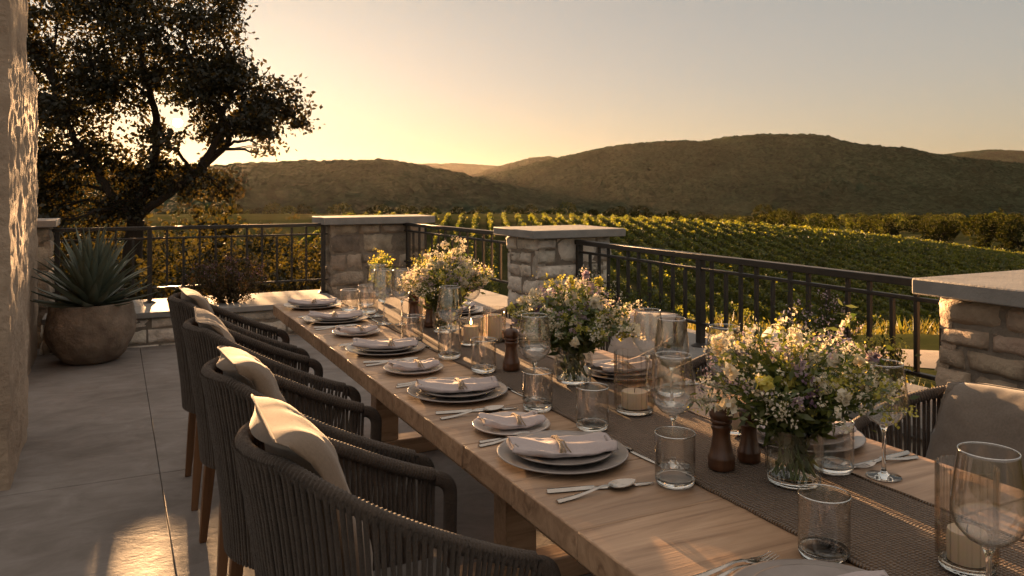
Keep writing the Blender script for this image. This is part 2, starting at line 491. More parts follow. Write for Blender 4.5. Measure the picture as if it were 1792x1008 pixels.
def hill_mat():
    m, nt, out = new_mat('wooded_hill')
    L = nt.links.new
    b = nt.nodes.new('ShaderNodeBsdfPrincipled'); L(b.outputs[0], out.inputs[0])
    b.inputs['Roughness'].default_value = 1; b.inputs['Specular IOR Level'].default_value = 0
    vec = coord(nt)
    v = N(nt, 'ShaderNodeTexVoronoi', Scale=.19); L(vec, v.inputs['Vector'])
    n1 = N(nt, 'ShaderNodeTexNoise', Scale=.012, Detail=8, Roughness=.65); L(vec, n1.inputs['Vector'])
    rp = ramp(nt, [(.3, (.011, .019, .012)), (.55, (.021, .034, .020)), (.75, (.036, .050, .030))])
    L(n1.outputs['Fac'], rp.inputs[0])
    hs = nt.nodes.new('ShaderNodeHueSaturation')
    sx = nt.nodes.new('ShaderNodeSeparateColor'); L(v.outputs['Color'], sx.inputs[0])
    mr = nt.nodes.new('ShaderNodeMapRange'); mr.inputs['To Min'].default_value = .55; mr.inputs['To Max'].default_value = 1.45
    L(sx.outputs[0], mr.inputs[0]); L(mr.outputs[0], hs.inputs['Value']); L(rp.outputs[0], hs.inputs['Color'])
    L(hs.outputs[0], b.inputs['Base Color'])
    bp = N(nt, 'ShaderNodeBump', Strength=.8, Distance=2.5); bp.invert = True
    L(v.outputs['Distance'], bp.inputs['Height']); L(bp.outputs[0], b.inputs['Normal'])
    return m
M['hill'] = hill_mat()


# ------------------------------------------------------------------ foliage helper
def leaf_quads(P, L, Wd, up=0.0, seed=0, dirs=None):
    """rhombic leaves: centres P (n,3), length L, width Wd (scalars or arrays)"""
    g = np.random.default_rng(seed)
    n = len(P)
    d = g.normal(size=(n, 3)) if dirs is None else dirs + g.normal(size=(n, 3)) * .45
    d[:, 2] += up
    d /= np.linalg.norm(d, axis=1, keepdims=True) + 1e-9
    e = g.normal(size=(n, 3))
    e -= d * np.sum(e * d, axis=1, keepdims=True)
    e /= np.linalg.norm(e, axis=1, keepdims=True) + 1e-9
    L = np.broadcast_to(np.asarray(L, float), (n,)) * g.uniform(.65, 1.25, n)
    Wd = np.broadcast_to(np.asarray(Wd, float), (n,)) * g.uniform(.7, 1.2, n)
    nn = np.cross(d, e)
    V = np.empty((n, 4, 3))
    V[:, 0] = P - d * (L / 2)[:, None]
    V[:, 1] = P + e * (Wd / 2)[:, None] + nn * (Wd * .18)[:, None] - d * (L * .05)[:, None]
    V[:, 2] = P + d * (L / 2)[:, None]
    V[:, 3] = P - e * (Wd / 2)[:, None] + nn * (Wd * .18)[:, None] - d * (L * .05)[:, None]
    F = np.arange(n * 4).reshape(n, 4)
    return V.reshape(-1, 3), F


def merge(parts):
    Vs, Fs, Ms, o = [], [], [], 0
    for V, F, mi in parts:
        Vs.append(V); Fs.append(F + o); Ms.append(np.full(len(F), mi)); o += len(V)
    return np.concatenate(Vs), np.concatenate(Fs), np.concatenate(Ms)


# ------------------------------------------------------------------ terrain
def gz(x, y):
    x = np.asarray(x, float); y = np.asarray(y, float)
    base = np.interp(y, [0, 10, 15, 20, 30, 45, 65, 85, 110, 150, 180], [-1.0, -1.1, -1.35, -2.6, -5.4, -9.3, -12.4, -12.3, -10.6, -7.6, -6.2])
    xx = np.clip(x, 0, 130)
    base = base - .00068 * xx ** 2 * np.clip(y / 60, 0, 1) + .5 * fbm(x * .03, y * .03, 3, 5) * np.clip((y - 12) / 15, 0, 1)
    k = sstep(176, 800, y)
    far = -33 + 6 * fbm(x * .004, y * .004, 3, 9)
    z = base * (1 - k) + far * k
    back = sstep(5, -60, y)
    return z * (1 - back) + (-1.2) * back


def ground():
    rings = np.concatenate([[0], np.geomspace(1.5, 10400, 195)])
    na = 360
    # finer angular steps toward the view
    a = np.linspace(0, 2 * np.pi, na, endpoint=False)
    a = a + .55 * np.sin(2 * (a)) * 0
    Rr, A = np.meshgrid(rings, a, indexing='ij')
    X = Rr * np.sin(A); Y = Rr * np.cos(A)
    Z = gz(X, Y)
    # keep the ground sheet well under the terrace slab
    V = np.stack([X, Y, Z], -1).reshape(-1, 3)
    i = np.arange(len(rings) - 1)[:, None] * na; j = np.arange(na)[None, :]; j2 = (j + 1) % na
    F = np.stack([i + j, i + na + j, i + na + j2, i + j2], -1).reshape(-1, 4)
    F = F[:, ::-1]
    tag(np_mesh('ground', V, F, M['ground'], smooth=True), kind='structure')
ground()


def hill(name, prof, D, Lf, base, seed, bump=4.0, nx=620, ny=130, ext=(0, 0)):
    px = np.array([p[0] for p in prof], float); py = np.array([p[1] for p in prof], float)
    xs = np.linspace(px[0], px[-1], nx)
    ys = np.interp(xs, px, py)
    k = 17; ker = np.hanning(k); ker /= ker.sum()
    ys = np.convolve(np.pad(ys, k // 2, mode='edge'), ker, mode='valid')
    Xc = (xs - 896) / 1400 * D
    Zc = CAMZ + (327 - ys) / 1400 * D
    tau = np.linspace(0, 1.7, ny)
    T, XX = np.meshgrid(tau, Xc, indexing='ij')
    ZZ = np.broadcast_to(Zc, T.shape)
    warp = fbm(XX / (D * .12), T * 3, 4, seed)
    f = np.where(T < 1, np.sin(np.clip(T + .16 * warp * np.sin(np.pi * np.clip(T, 0, 1)), 0, 1) * np.pi / 2) ** 1.15, 1 - .8 * (np.clip(T - 1, 0, 1)) ** 2)
    Yd = D + (T - 1) * Lf
    gul = fbm(XX / (D * .05), T * 5, 4, seed + 3) * (ZZ - base) * .22 * np.sin(np.pi * np.clip(T, 0, 1))
    rough = vnoise(XX / 7, Yd / 7, seed + 7) * bump + vnoise(XX / 3, Yd / 3, seed + 8) * bump * .5 - bump * .75
    Z = base + (ZZ - base) * f + gul + rough * np.clip(T * 6, 0, 1)
    V = np.stack([XX, Yd, Z], -1).reshape(-1, 3)
    i = np.arange(ny - 1)[:, None] * nx; j = np.arange(nx - 1)[None, :]
    F = np.stack([i + j, i + j + 1, i + nx + j + 1, i + nx + j], -1).reshape(-1, 4)
    tag(np_mesh(name, V, F, M['hill'], smooth=False), kind='structure')


hill('near_hill', [(-500, 330), (-200, 305), (100, 296), (300, 293), (390, 291), (450, 288), (520, 285), (600, 284), (680, 281), (720, 287), (800, 303), (860, 318), (950, 338), (1060, 355), (1180, 370), (1260, 384)], 900, 420, -36, 1, 4.5)
hill('broad_hill', [(600, 365), (760, 330), (830, 312), (880, 302), (940, 286), (1000, 272), (1080, 256), (1140, 251), (1200, 250), (1225, 250), (1262, 242), (1320, 238), (1370, 241), (1450, 252), (1550, 268), (1650, 285), (1740, 295), (1800, 302), (2000, 322), (2300, 350)], 1600, 760, -40, 2, 6.5, nx=900, ny=170)
hill('small_far_hill', [(760, 330), (820, 310), (870, 292), (930, 276), (960, 274), (985, 279), (1030, 292), (1120, 318), (1200, 335)], 3300, 900, -42, 3, 7, nx=360, ny=60)
hill('distant_ridge', [(-300, 300), (200, 292), (560, 290), (740, 287), (800, 286), (860, 290), (940, 300), (1100, 318), (1300, 330)], 5000, 1000, -42, 4, 8, nx=500, ny=50)
hill('pale_ridge', [(1300, 330), (1480, 300), (1620, 276), (1680, 267), (1730, 262), (1792, 266), (1900, 275), (2100, 300), (2400, 330)], 3900, 900, -42, 5, 7, nx=400, ny=60)


# ------------------------------------------------------------------ vineyard
def vine_row(X0, y0, y1, seed):
    g = np.random.default_rng(seed)
    L = y1 - y0
    yy = y0 + L * g.uniform(size=int(L * 130))
    size = .13 + .0017 * yy
    yy = yy[g.uniform(size=len(yy)) < np.minimum(1, (.24 / size) ** 1.5 * 1.0)]
    n = len(yy)
    hN = 1.15 + .45 * vnoise(yy * .55, yy * 0 + X0, 3) + .25 * vnoise(yy * 1.9, yy * 0 + X0, 5)
    zz = g.uniform(.06, 1, n) ** .75 * hN
    wv = .30 * (1 - (zz / hN - .5) ** 2 * 1.3) * (.75 + .6 * vnoise(yy * .8, yy * 0 + X0 * 3, 8))
    x = X0 - .033 * (yy - 60) + g.normal(size=n) * wv * .75
    z = gz(x, yy) + .12 + zz
    spr = g.uniform(size=n) < .04
    z = z + spr * g.uniform(.1, .45, n)
    P = np.stack([x, yy, z], -1)
    sz = .13 + .0017 * yy
    return leaf_quads(P, sz * 1.25, sz, .3, seed)


k = 0
for i in range(54):
    X0 = -32 + i * 3.1
    y0 = 40 + max(0, X0 - 26) * 1.15
    y1 = 182
    if X0 / y1 > .74 or y0 > 165:
        break
    V, F = vine_row(X0, y0, y1, 100 + i)
    o = np_mesh('vine_row', V, F, M['vine'])
    tag(o, 'long leafy green vine row on the vineyard slope beyond the railing', 'vine row', 'rows of vines in the vineyard')


def strip_path():
    pts = [(-3, 17.0), (1.5, 15.6), (4.2, 13.8), (6.2, 12.2), (8.5, 10.6), (11, 9.5), (16, 8.5)]
    vs, fs = [], []
    cx = np.interp(np.linspace(0, 6, 60), range(7), [p[0] for p in pts]); cy = np.interp(np.linspace(0, 6, 60), range(7), [p[1] for p in pts])
    for i in range(60):
        a = max(0, i - 1); b = min(59, i + 1)
        d = np.array([cx[b] - cx[a], cy[b] - cy[a]]); d /= np.linalg.norm(d)
        nrm = np.array([-d[1], d[0]])
        for j in range(7):
            w = (j / 6 - .5) * (1.7 + .5 * math.sin(i * 1.3) * .4)
            p = np.array([cx[i], cy[i]]) + nrm * w
            vs.append((p[0], p[1], float(gz(p[0], p[1])) + .06 - .05 * abs(j / 3 - 1) ** 3))
    for i in range(59):
        for j in range(6):
            fs.append((i * 7 + j, i * 7 + j + 1, (i + 1) * 7 + j + 1, (i + 1) * 7 + j)[::-1])
    mb = MB(); mb.add(vs, fs)
    tag(mb.build('path', M['path'], None, True), kind='structure')
strip_path()


def grass_field():
    g = np.random.default_rng(5)
    n = 26000
    y = 6 + 16 * g.uniform(size=n) ** 1.3
    x = g.uniform(-.45, .75, n) * y + g.normal(size=n) * .4
    ok = vnoise(x * .6, y * .6, 4) > .33
    # keep the gravel path and the terrace clear
    py = np.interp(x, [-3, 1.5, 4.2, 6.2, 8.5, 11, 16], [17, 15.6, 13.8, 12.2, 10.6, 9.5, 8.5])
    ok &= np.abs(y - py) > .85
    t = x * CT + y * ST; s = -x * ST + y * CT
    ok &= ~((t < 3.75) & (s < 8.9))
    x, y = x[ok], y[ok]
    P = np.stack([x, y, gz(x, y) + .12], -1)
    d = np.zeros_like(P); d[:, 2] = 1.0
    h = .18 + .35 * vnoise(x * .5, y * .5, 6) ** 2
    P[:, 2] += h * .3
    V, F = leaf_quads(P, h * 1.4, .022 + .035 * vnoise(x * 3, y * 3, 7), 0, 6, d)
    o = np_mesh('grass', V, F, M['grass'])
    tag(o, 'wild grass growing on the slope past the railing', 'grass', kind='stuff')
grass_field()


def woods():
    g = np.random.default_rng(9)
    parts = []
    for i in range(520):
        y = g.uniform(300, 700) if i < 240 else g.uniform(430, 860)
        x = y * (g.uniform(.27, .85) if i < 240 else g.uniform(-.62, .25)) + g.normal() * 8
        h = g.uniform(6, 11); r = h * g.uniform(.42, .6)
        n = 270
        d = g.normal(size=(n, 3)); d /= np.linalg.norm(d, axis=1, keepdims=True)
        rad = g.uniform(.55, 1.05, n) ** .6
        P = d * rad[:, None] * np.array([r, r, h * .45]) + np.array([x, y, float(gz(x, y)) + h * .5])
        V, F = leaf_quads(P, 1.15 + y * .0007, .95, 0, 2000 + i)
        parts.append((V, F, int(g.uniform() < .42)))
    V, F, Mi = merge(parts)
    tag(np_mesh('woods', V, F, [M['woods'], M['woods_light']], None, Mi), 'far wood filling the valley below the broad hill', 'wood', kind='stuff')
woods()


# ------------------------------------------------------------------ trees
def small_tree(name, label, cat, x, y, h, r, seed, mat, leaf=.16, n=1500, trunk_h=.35, flat=.5, group=None, thick=.05):
    g = np.random.default_rng(seed); rr = random.Random(seed)
    z0 = float(gz(x, y)) - .05
    root = thing(name, label, cat, (x, y, z0), 0, group)
    mb = MB()
    clumps = []
    for i in range(9):
        a = rr.uniform(0, 6.28); q = rr.uniform(.15, .8)
        clumps.append(Vector((math.cos(a) * q * r, math.sin(a) * q * r, h * (trunk_h + (1 - trunk_h) * rr.uniform(.12, .85)))))
    top = Vector((rr.uniform(-.1, .1) * r, rr.uniform(-.1, .1) * r, h * .9)); clumps.append(top)
    fork = Vector((rr.uniform(-.08, .08) * r, 0, h * trunk_h))
    mb.tube([(0, 0, 0), fork * .5 + Vector((.03, 0, 0)), fork, (fork + top) / 2, top], [thick, thick * .85, thick * .7, thick * .45, thick * .15], 8)
    for c in clumps[:-1]:
        st = fork.lerp(top, rr.uniform(0, .5))
        mid = st.lerp(c, .5) + Vector((0, 0, .08 * h))
        mb.tube([st, mid, c], [thick * .45, thick * .3, thick * .1], 6)
    mb.build('trunk', M['bark'], root)
    P = []
    for c in clumps:
        m = n // len(clumps)
        cr = r * rr.uniform(.32, .5)
        tw = g.normal(size=(14, 3)) * np.array([cr, cr, cr * flat * 1.4]) * .6
        idx = g.integers(0, 14, m)
        P.append(np.array(c) + tw[idx] + g.normal(size=(m, 3)) * cr * .16)
    P = np.concatenate(P); P[:, 2] = np.maximum(P[:, 2], .05)
    V, F = leaf_quads(P, leaf, leaf * .6, .1, seed)
    np_mesh('crown', V, F, mat, root)
    return root


def big_oak():
    Y = 17.0
    bx, by = (225 - 896) / 1400 * Y, Y
    bz = float(gz(bx, by)) - .1
    root = thing('oak_tree', 'big dark spreading oak with forked trunk and the low sun glinting through its crown', 'tree', (bx, by, bz))
    g = np.random.default_rng(21); rr = random.Random(21)

    def at(px, py, dy=0):
        return Vector(((px - 896) / 1400 * Y - bx, dy, CAMZ + (327 - py) / 1400 * Y - bz))
    # (px, py, radius in px): masses of the crown as the tree stands 17 m away
    cl = [(95, 25, 48), (150, 60, 62), (215, 30, 62), (290, 5, 62), (352, 22, 56), (402, 58, 42), (120, 125, 62), (188, 132, 62), (250, 92, 62), (320, 78, 60), (372, 108, 55),
          (424, 128, 50), (466, 150, 46), (500, 168, 40), (522, 196, 36), (100, 200, 62), (165, 205, 58), (235, 170, 55), (390, 165, 52), (440, 192, 50), (488, 216, 42),
          (455, 246, 36), (408, 238, 40), (350, 172, 44), (365, 226, 36), (120, 275, 60), (190, 268, 46), (90, 330, 55), (150, 345, 52), (205, 335, 40), (470, 268, 22), (268, 226, 34), (336, 262, 30),
          (60, 100, 60), (20, 180, 70), (10, 60, 80), (30, 280, 70), (240, -40, 70), (330, -50, 60), (150, -30, 70), (70, 380, 50), (420, 20, 24), (300, 140, 40), (512, 222, 26), (285, 300, 30), (225, 300, 36), (150, 395, 50), (330, 335, 34), (375, 330, 36), (290, 345, 40), (215, 365, 40), (110, 395, 50), (60, 330, 50), (400, 300, 22), (180, 300, 40), (255, 320, 40), (310, 300, 34)]
    cl = [(225 + (p - 225) * (.895 if p > 225 else 1), q, r) for p, q, r in cl]
    def sparse(q, f):
        """thin places low in the crown, where the evening sun gets through to the terrace"""
        q = np.atleast_2d(np.array(q)) + np.array([bx, by, bz])
        x = q[:, 0] + .418 * (q[:, 1] - Y); z = q[:, 2] - .08 * (q[:, 1] - Y)
        hit = np.zeros(len(q), bool)
        for (xa, xb, za, zb) in ((-7.08, -6.58, 1.88, 2.34), (-6.52, -6.02, 1.72, 2.12), (-6.08, -5.48, 2.0, 2.48), (-7.40, -7.10, .62, 1.30)):
            hit |= (x > xa) & (x < xb) & (z > za) & (z < zb)
        return hit & (g.uniform(size=len(q)) < f)

    mb = MB()
    fork = at(238, 385)
    base_pts = [Vector((0, 0, 0)), at(232, 440, 0), fork]
    mb.tube(base_pts, [.24, .19, .17], 12)
    # limbs: main leaders, then a branch to every mass
    lead = {}
    def limb(pts, r0, r1, n=8):
        k = len(pts)
        fine = []
        for i in range(k - 1):
            for q in range(5):
                u = q / 5
                p0 = pts[max(0, i - 1)]; p1 = pts[i]; p2 = pts[i + 1]; p3 = pts[min(k - 1, i + 2)]
                fine.append(.5 * ((2 * p1) + (p2 - p0) * u + (2 * p0 - 5 * p1 + 4 * p2 - p3) * u * u + (3 * p1 - p0 - 3 * p2 + p3) * u ** 3))
        fine.append(pts[-1])
        m = len(fine)
        fine = [p + Vector((rr.uniform(-1, 1), rr.uniform(-1, 1), rr.uniform(-1, 1))) * .025 for p in fine]
        mb.tube(fine, [r0 + (r1 - r0) * i / (m - 1) for i in range(m)], n)
        return fine
    A = limb([fork, at(246, 330, .2), at(262, 270, .3), at(262, 190, .2), at(250, 110, 0), at(240, 40, 0)], .13, .04)
    B = limb([fork, at(274, 358, -.2), at(330, 324, -.4), at(372, 290, -.5), at(398, 240, -.5), at(436, 200, -.3)], .095, .03)
    C = limb([fork, at(215, 350, -.3), at(190, 300, -.5), at(150, 230, -.6), at(110, 150, -.4)], .11, .04)
    D = limb([B[13], at(372, 240, .3), at(378, 190, .5), at(400, 120, .4), at(380, 60, .2)], .09, .03)
    E = limb([B[9], at(376, 252, .6), at(362, 195, .9), at(310, 110, .9), at(300, 40, .6)], .09, .03)
    skel = A + B + C + D + E
    P = []
    for (px, py, rp) in cl:
        dy = rr.uniform(-1.5, 1.5)
        c = at(px, py, dy); r = rp / 1400 * Y
        st = min(skel, key=lambda p: (p - c).length + max(0, p.z - c.z) * .6)
        mid = st.lerp(c, .5) + Vector((rr.uniform(-.1, .1), 0, rr.uniform(.05, .25)))
        ln = limb([st, mid, c], .045, .015, 6)
        nt_ = int((31 if py < 235 else 25) * (rp / 50) ** 1.5)
        for q in range(nt_):
            d = g.normal(size=3); d /= np.linalg.norm(d)
            e = np.array(c) + d * r * np.array([1, 1.25, .88]) * g.uniform(.35, 1.06)
            s0 = ln[rr.randrange(4, len(ln))]
            if sparse(e, 1)[0]:
                continue
            if q % 2 == 0:
                mb.tube([s0, s0.lerp(Vector(e), .55) + Vector((0, 0, .04)), Vector(e)], [.014, .010, .005], 4, cap=False)
            m = int(g.integers(16, 38))
            P.append(e + g.normal(size=(m, 3)) * np.array([.17, .17, .10]))
    P = np.concatenate(P)
    # a gap in the crown where the sun shows
    Pw = P + np.array([bx, by, bz]) - np.array([0, 0, CAMZ])
    sd = np.array(SUN)
    dist = np.linalg.norm(Pw - np.outer(Pw @ sd, sd), axis=1)
    P = P[dist > .2]
    P = P[~sparse(P, .96)]
    V, F = leaf_quads(P, .125, .07, .1, 3)
    mb.build('trunk', M['bark'], root)
    np_mesh('crown', V, F, M['oak'], root)
big_oak()

BUSH = 'trees and bushes beyond the back railing'
small_tree('bushy_tree', 'loose bushy tree under the right side of the oak, above the railing', 'tree', (375 - 896) / 1400 * 21, 21, 3.55, 1.25, 31, M['bushleaf'], .15, 3200, .2, .8, BUSH)
small_tree('bushy_tree', 'low rounded bush between the bushy tree and the back corner pillar', 'bush', (450 - 896) / 1400 * 26, 26, 2.2, 1.1, 32, M['bushleaf'], .16, 1500, .15, .7, BUSH)
small_tree('bushy_tree', 'dark bush behind the agave spikes, left under the oak', 'bush', (130 - 896) / 1400 * 20, 20, 2.9, 1.7, 33, M['bushleaf'], .16, 2800, .12, .8, BUSH)
small_tree('bushy_tree', 'dark bush at the foot of the forked oak trunk', 'bush', (250 - 896) / 1400 * 21.5, 21.5, 2.7, 1.5, 34, M['bushleaf'], .16, 2600, .12, .8, BUSH)
small_tree('bushy_tree', 'bush hidden by the stone pier and the agave', 'bush', (60 - 896) / 1400 * 18, 18, 2.9, 1.6, 35, M['bushleaf'], .16, 2200, .12, .8, BUSH)
SAP = 'slender saplings behind the back railing'
for i, (px, y, h) in enumerate([(300, 13.5, 1.75), (345, 15, 2.0), (388, 14, 1.8), (425, 16, 2.2), (462, 14.5, 2.0), (496, 17, 2.2), (528, 15.5, 2.0), (545, 19, 2.3), (205, 14, 1.9), (150, 13, 1.8), (262, 15.5, 2.0)]):
    small_tree('sapling', 'slender dark sapling seen through the back railing', 'sapling', (px - 896) / 1400 * y, y, h - .5, .62, 50 + i, M['bushleaf'], .10, 900, .42, .8, SAP, .03)
for i, (px, y, h) in enumerate([(318, 32, 5.9), (352, 36, 6.5), (395, 34, 6.2), (430, 38, 6.8), (462, 35, 6.3), (492, 39, 6.9), (520, 36, 6.3), (546, 41, 7.1), (575, 38, 6.6), (270, 34, 6.3), (200, 33, 6.2), (120, 34, 6.3), (612, 42, 7.1)]):
    small_tree('dark_tree', 'dark bushy tree in the belt of trees down the slope behind the back railing', 'tree', (px - 896) / 1400 * y, y, h * rnd.uniform(.92, 1.04), 2.0, 120 + i, M['bushleaf'], .24, 1500, .25, .9, 'belt of dark trees down the slope', .08)
for i, (px, y, h, lab) in enumerate([(1722, 215, 10.5, 'round green tree standing in front of the wood, beside the vines'), (1785, 205, 11, 'round green tree at the edge of the picture before the wood'), (1650, 260, 9, 'round tree at the end of the long wood, beyond the vines'), (1560, 290, 8, 'small round tree in the middle of the valley wood')]):
    x = (px - 896) / 1400 * y
    small_tree('round_tree', lab, 'tree', x, y, h, h * .5, 80 + i, M['woods'], .75, 1900, .12, .8, 'round trees by the valley wood', .2)


# ------------------------------------------------------------------ masonry
def displaced_box(mb, x0, x1, y0, y1, z0, z1, step, amp, freq, seed, mi=0, faces='xXyYZ'):
    """closed box whose faces are grids displaced by fractal noise"""
    off = Vector((seed * 7.3, seed * 3.1, seed * 1.7))
    cx, cy = (x0 + x1) / 2, (y0 + y1) / 2

    def disp(p, n):
        q = p * freq + off
        d = mnoise.fractal(q, .9, 2.1, 4) * amp + abs(mnoise.noise(q * .45)) * amp * .7
        # all faces move along the outward diagonal so that edges stay closed
        out = Vector((0, 0, 0))
        ex = .02
        if p.x - x0 < ex: out.x -= 1
        if x1 - p.x < ex: out.x += 1
        if p.y - y0 < ex: out.y -= 1
        if y1 - p.y < ex: out.y += 1
        return p + out * d

    def grid(o, u, v, nu, nv, flip):
        vs, fs = [], []
        for j in range(nv + 1):
            for i in range(nu + 1):
                p = o + u * (i / nu) + v * (j / nv)
                vs.append(disp(p, None))
        for j in range(nv):
            for i in range(nu):
                q = (j * (nu + 1) + i, j * (nu + 1) + i + 1, (j + 1) * (nu + 1) + i + 1, (j + 1) * (nu + 1) + i)
                fs.append(q[::-1] if flip else q)
        mb.add(vs, fs, mi)
    nx = max(1, int((x1 - x0) / step)); ny = max(1, int((y1 - y0) / step)); nz = max(1, int((z1 - z0) / step))
    X = Vector((x1 - x0, 0, 0)); Yv = Vector((0, y1 - y0, 0)); Z = Vector((0, 0, z1 - z0)); o = Vector((x0, y0, z0))
    if 'y' in faces: grid(o, X, Z, nx, nz, False)
    if 'Y' in faces: grid(o + Yv, X, Z, nx, nz, True)
    if 'x' in faces: grid(o, Yv, Z, ny, nz, True)
    if 'X' in faces: grid(o + X, Yv, Z, ny, nz, False)
    if 'Z' in faces: grid(o + Z, X, Yv, nx, ny, False)


def rubble(mb, x0, x1, y0, y1, z0, z1, seed, hmin=.12, hmax=.24, wmin=.14, wmax=.42, bulge=.016):
    """coursed rubble masonry: separate rough-faced stones over a mortar core"""
    rr = random.Random(seed)
    mb.box(x0 + .014, x1 - .014, y0 + .014, y1 - .014, z0, z1, 1)

    def stone(o, u, n, w, z, h):
        gx, gy = 7, 5
        vs, fs = [], []
        sx = rr.uniform(0, 90)
        pr = rr.uniform(-.004, bulge)
        jm = min(.011, h * .07)
        jit = [(rr.uniform(0, jm), 0) for _ in range(4)]
        for j in range(gy + 1):
            for i in range(gx + 1):
                a, b = i / gx, j / gy
                ea = min(a, 1 - a) * w; eb = min(b, 1 - b) * h
                e = min(ea, eb)
                rnd_ = -.020 * max(0, 1 - e / .022) ** 2
                g0 = .0035 + jit[0][0] * (1 - a) * (1 - b) + jit[1][0] * a * (1 - b) + jit[2][0] * (1 - a) * b + jit[3][0] * a * b
                aa = g0 + a * (w - 2 * g0); bb = g0 + b * (h - 2 * g0)
                # cut the corners so that stones are not perfect rectangles
                p = o + u * aa + Vector((0, 0, z + bb))
                q = Vector((sx + aa * 9, bb * 9, sx))
                d = pr + rnd_ + .020 * mnoise.fractal(q, .8, 2.2, 4)
                vs.append(p + n * d)
        c = len(vs)
        for j in range(gy):
            for i in range(gx):
                fs.append((j * (gx + 1) + i, j * (gx + 1) + i + 1, (j + 1) * (gx + 1) + i + 1, (j + 1) * (gx + 1) + i))
        rim = [i for i in range(gx + 1)] + [(j) * (gx + 1) + gx for j in range(1, gy + 1)] + [gy * (gx + 1) + i for i in range(gx - 1, -1, -1)] + [j * (gx + 1) for j in range(gy - 1, 0, -1)]
        base = len(vs)
        for k in rim:
            vs.append(vs[k] - n * .05)
        m = len(rim)
        for k in range(m):
            k2 = (k + 1) % m
            fs.append((rim[k2], rim[k], base + k, base + k2))
        mb.add(vs, fs, 0)

    for (o, u, n, w) in ((Vector((x0, y0, 0)), Vector((1, 0, 0)), Vector((0, -1, 0)), x1 - x0), (Vector((x1, y0, 0)), Vector((0, 1, 0)), Vector((1, 0, 0)), y1 - y0),
                         (Vector((x1, y1, 0)), Vector((-1, 0, 0)), Vector((0, 1, 0)), x1 - x0), (Vector((x0, y1, 0)), Vector((0, -1, 0)), Vector((-1, 0, 0)), y1 - y0)):
        z = z0
        while z < z1 - .02:
            h = rr.uniform(hmin, hmax)
            if z1 - z - h < hmin * .7: h = z1 - z
            x = 0
            while x < w - .01:
                ww = rr.uniform(wmin, wmax)
                if w - x - ww < wmin * .8: ww = w - x
                if h > .17 and rr.random() < .3:
                    k = rr.uniform(.4, .6)
                    stone(o + u * x, u, n, ww, z, h * k); stone(o + u * x, u, n, ww, z + h * k, h * (1 - k))
                else:
                    stone(o + u * x, u, n, ww, z, h)
                x += ww
            z += h


def slab(name, x0, x1, y0, y1, z0, z1, mat, parent, seed=0):
    mb = MB(); mb.box(x0, x1, y0, y1, z0, z1)
    return mb.build(name, mat, parent, True, .006)


ORI = W(0, 0, 0)


def pillar(label, t0, t1, s0, s1, z1, cap_t, over, seed, mat, zb=-1.2, hh=(.12, .24), ww=(.14, .42)):
    c = ((t0 + t1) / 2, (s0 + s1) / 2)
    root = thing('stone_pillar', label, 'pillar', W(*c), TH, 'stone pillars of the terrace railing')
    mb = MB(); rubble(mb, t0 - c[0], t1 - c[0], s0 - c[1], s1 - c[1], zb, z1 - .002, seed, *hh, *ww)
    mb.build('shaft', [mat, M['mortar']], root, True, 0, 60)
    slab('cap', t0 - c[0] - over, t1 - c[0] + over, s0 - c[1] - over, s1 - c[1] + over, z1, z1 + cap_t, M['coping'], root)
    return root


pillar('wide stone pillar with grey cap at the far corner of the terrace', 1.99, 3.04, 8.22, 8.62, 1.01, .075, .08, 3, M['stone'])
pillar('pale stone pillar with grey cap where the long side railing begins, behind the flowers', 2.796, 3.445, 5.2, 5.72, 1.02, .06, .08, 4, M['stone_pale'])
pillar('stone pillar cropped by the picture edge behind the closest railing-side chair', 2.83, 3.45, 1.30, 2.03, .985, .062, .06, 5, M['stone_warm'], -1.2, (.07, .15), (.10, .26))
pillar('small end pillar with stub cap between the tall pier and the back railing', -.95, -.50, 8.0, 8.5, 1.05, .06, .05, 6, M['stone'])


def low_wall(label, t0, t1, s0, s1, z1, seed, over=.05, mat=None):
    c = ((t0 + t1) / 2, (s0 + s1) / 2)
    root = thing('low_wall', label, 'low wall', W(*c), TH)
    mb = MB(); rubble(mb, t0 - c[0], t1 - c[0], s0 - c[1], s1 - c[1], -1.2, z1 - .052, seed, .12, .19, .2, .55)
    mb.build('masonry', [mat or M['stone_pale'], M['mortar']], root, True, 0, 60)
    # coping in separate flags, one mesh
    mb = MB()
    L0, L1 = (t0 - c[0], t1 - c[0]), (s0 - c[1], s1 - c[1])
    longx = (L0[1] - L0[0]) > (L1[1] - L1[0])
    n = max(1, round(max(L0[1] - L0[0], L1[1] - L1[0]) / 1.05))
    for i in range(n):
        if longx:
            a = L0[0] + (L0[1] - L0[0]) * i / n; b = L0[0] + (L0[1] - L0[0]) * (i + 1) / n
            mb.box(a + .003, b - .003, L1[0] - over, L1[1] + over, z1 - .05, z1)
        else:
            a = L1[0] + (L1[1] - L1[0]) * i / n; b = L1[0] + (L1[1] - L1[0]) * (i + 1) / n
            mb.box(L0[0] - over, L0[1] + over, a + .003, b - .003, z1 - .05, z1)
    mb.build('coping', M['coping'], root, True, .005)


low_wall('low pale stone wall with grey coping under the back railing, behind the potted agave', -.54, 1.97, 7.70, 8.52, .305, 11)
low_wall('low stone wall under the short railing between the corner pillar and the pale pillar', 2.86, 3.30, 5.74, 8.20, .36, 12)
low_wall('low stone wall under the long side railing', 2.90, 3.40, 2.05, 5.18, .45, 13)


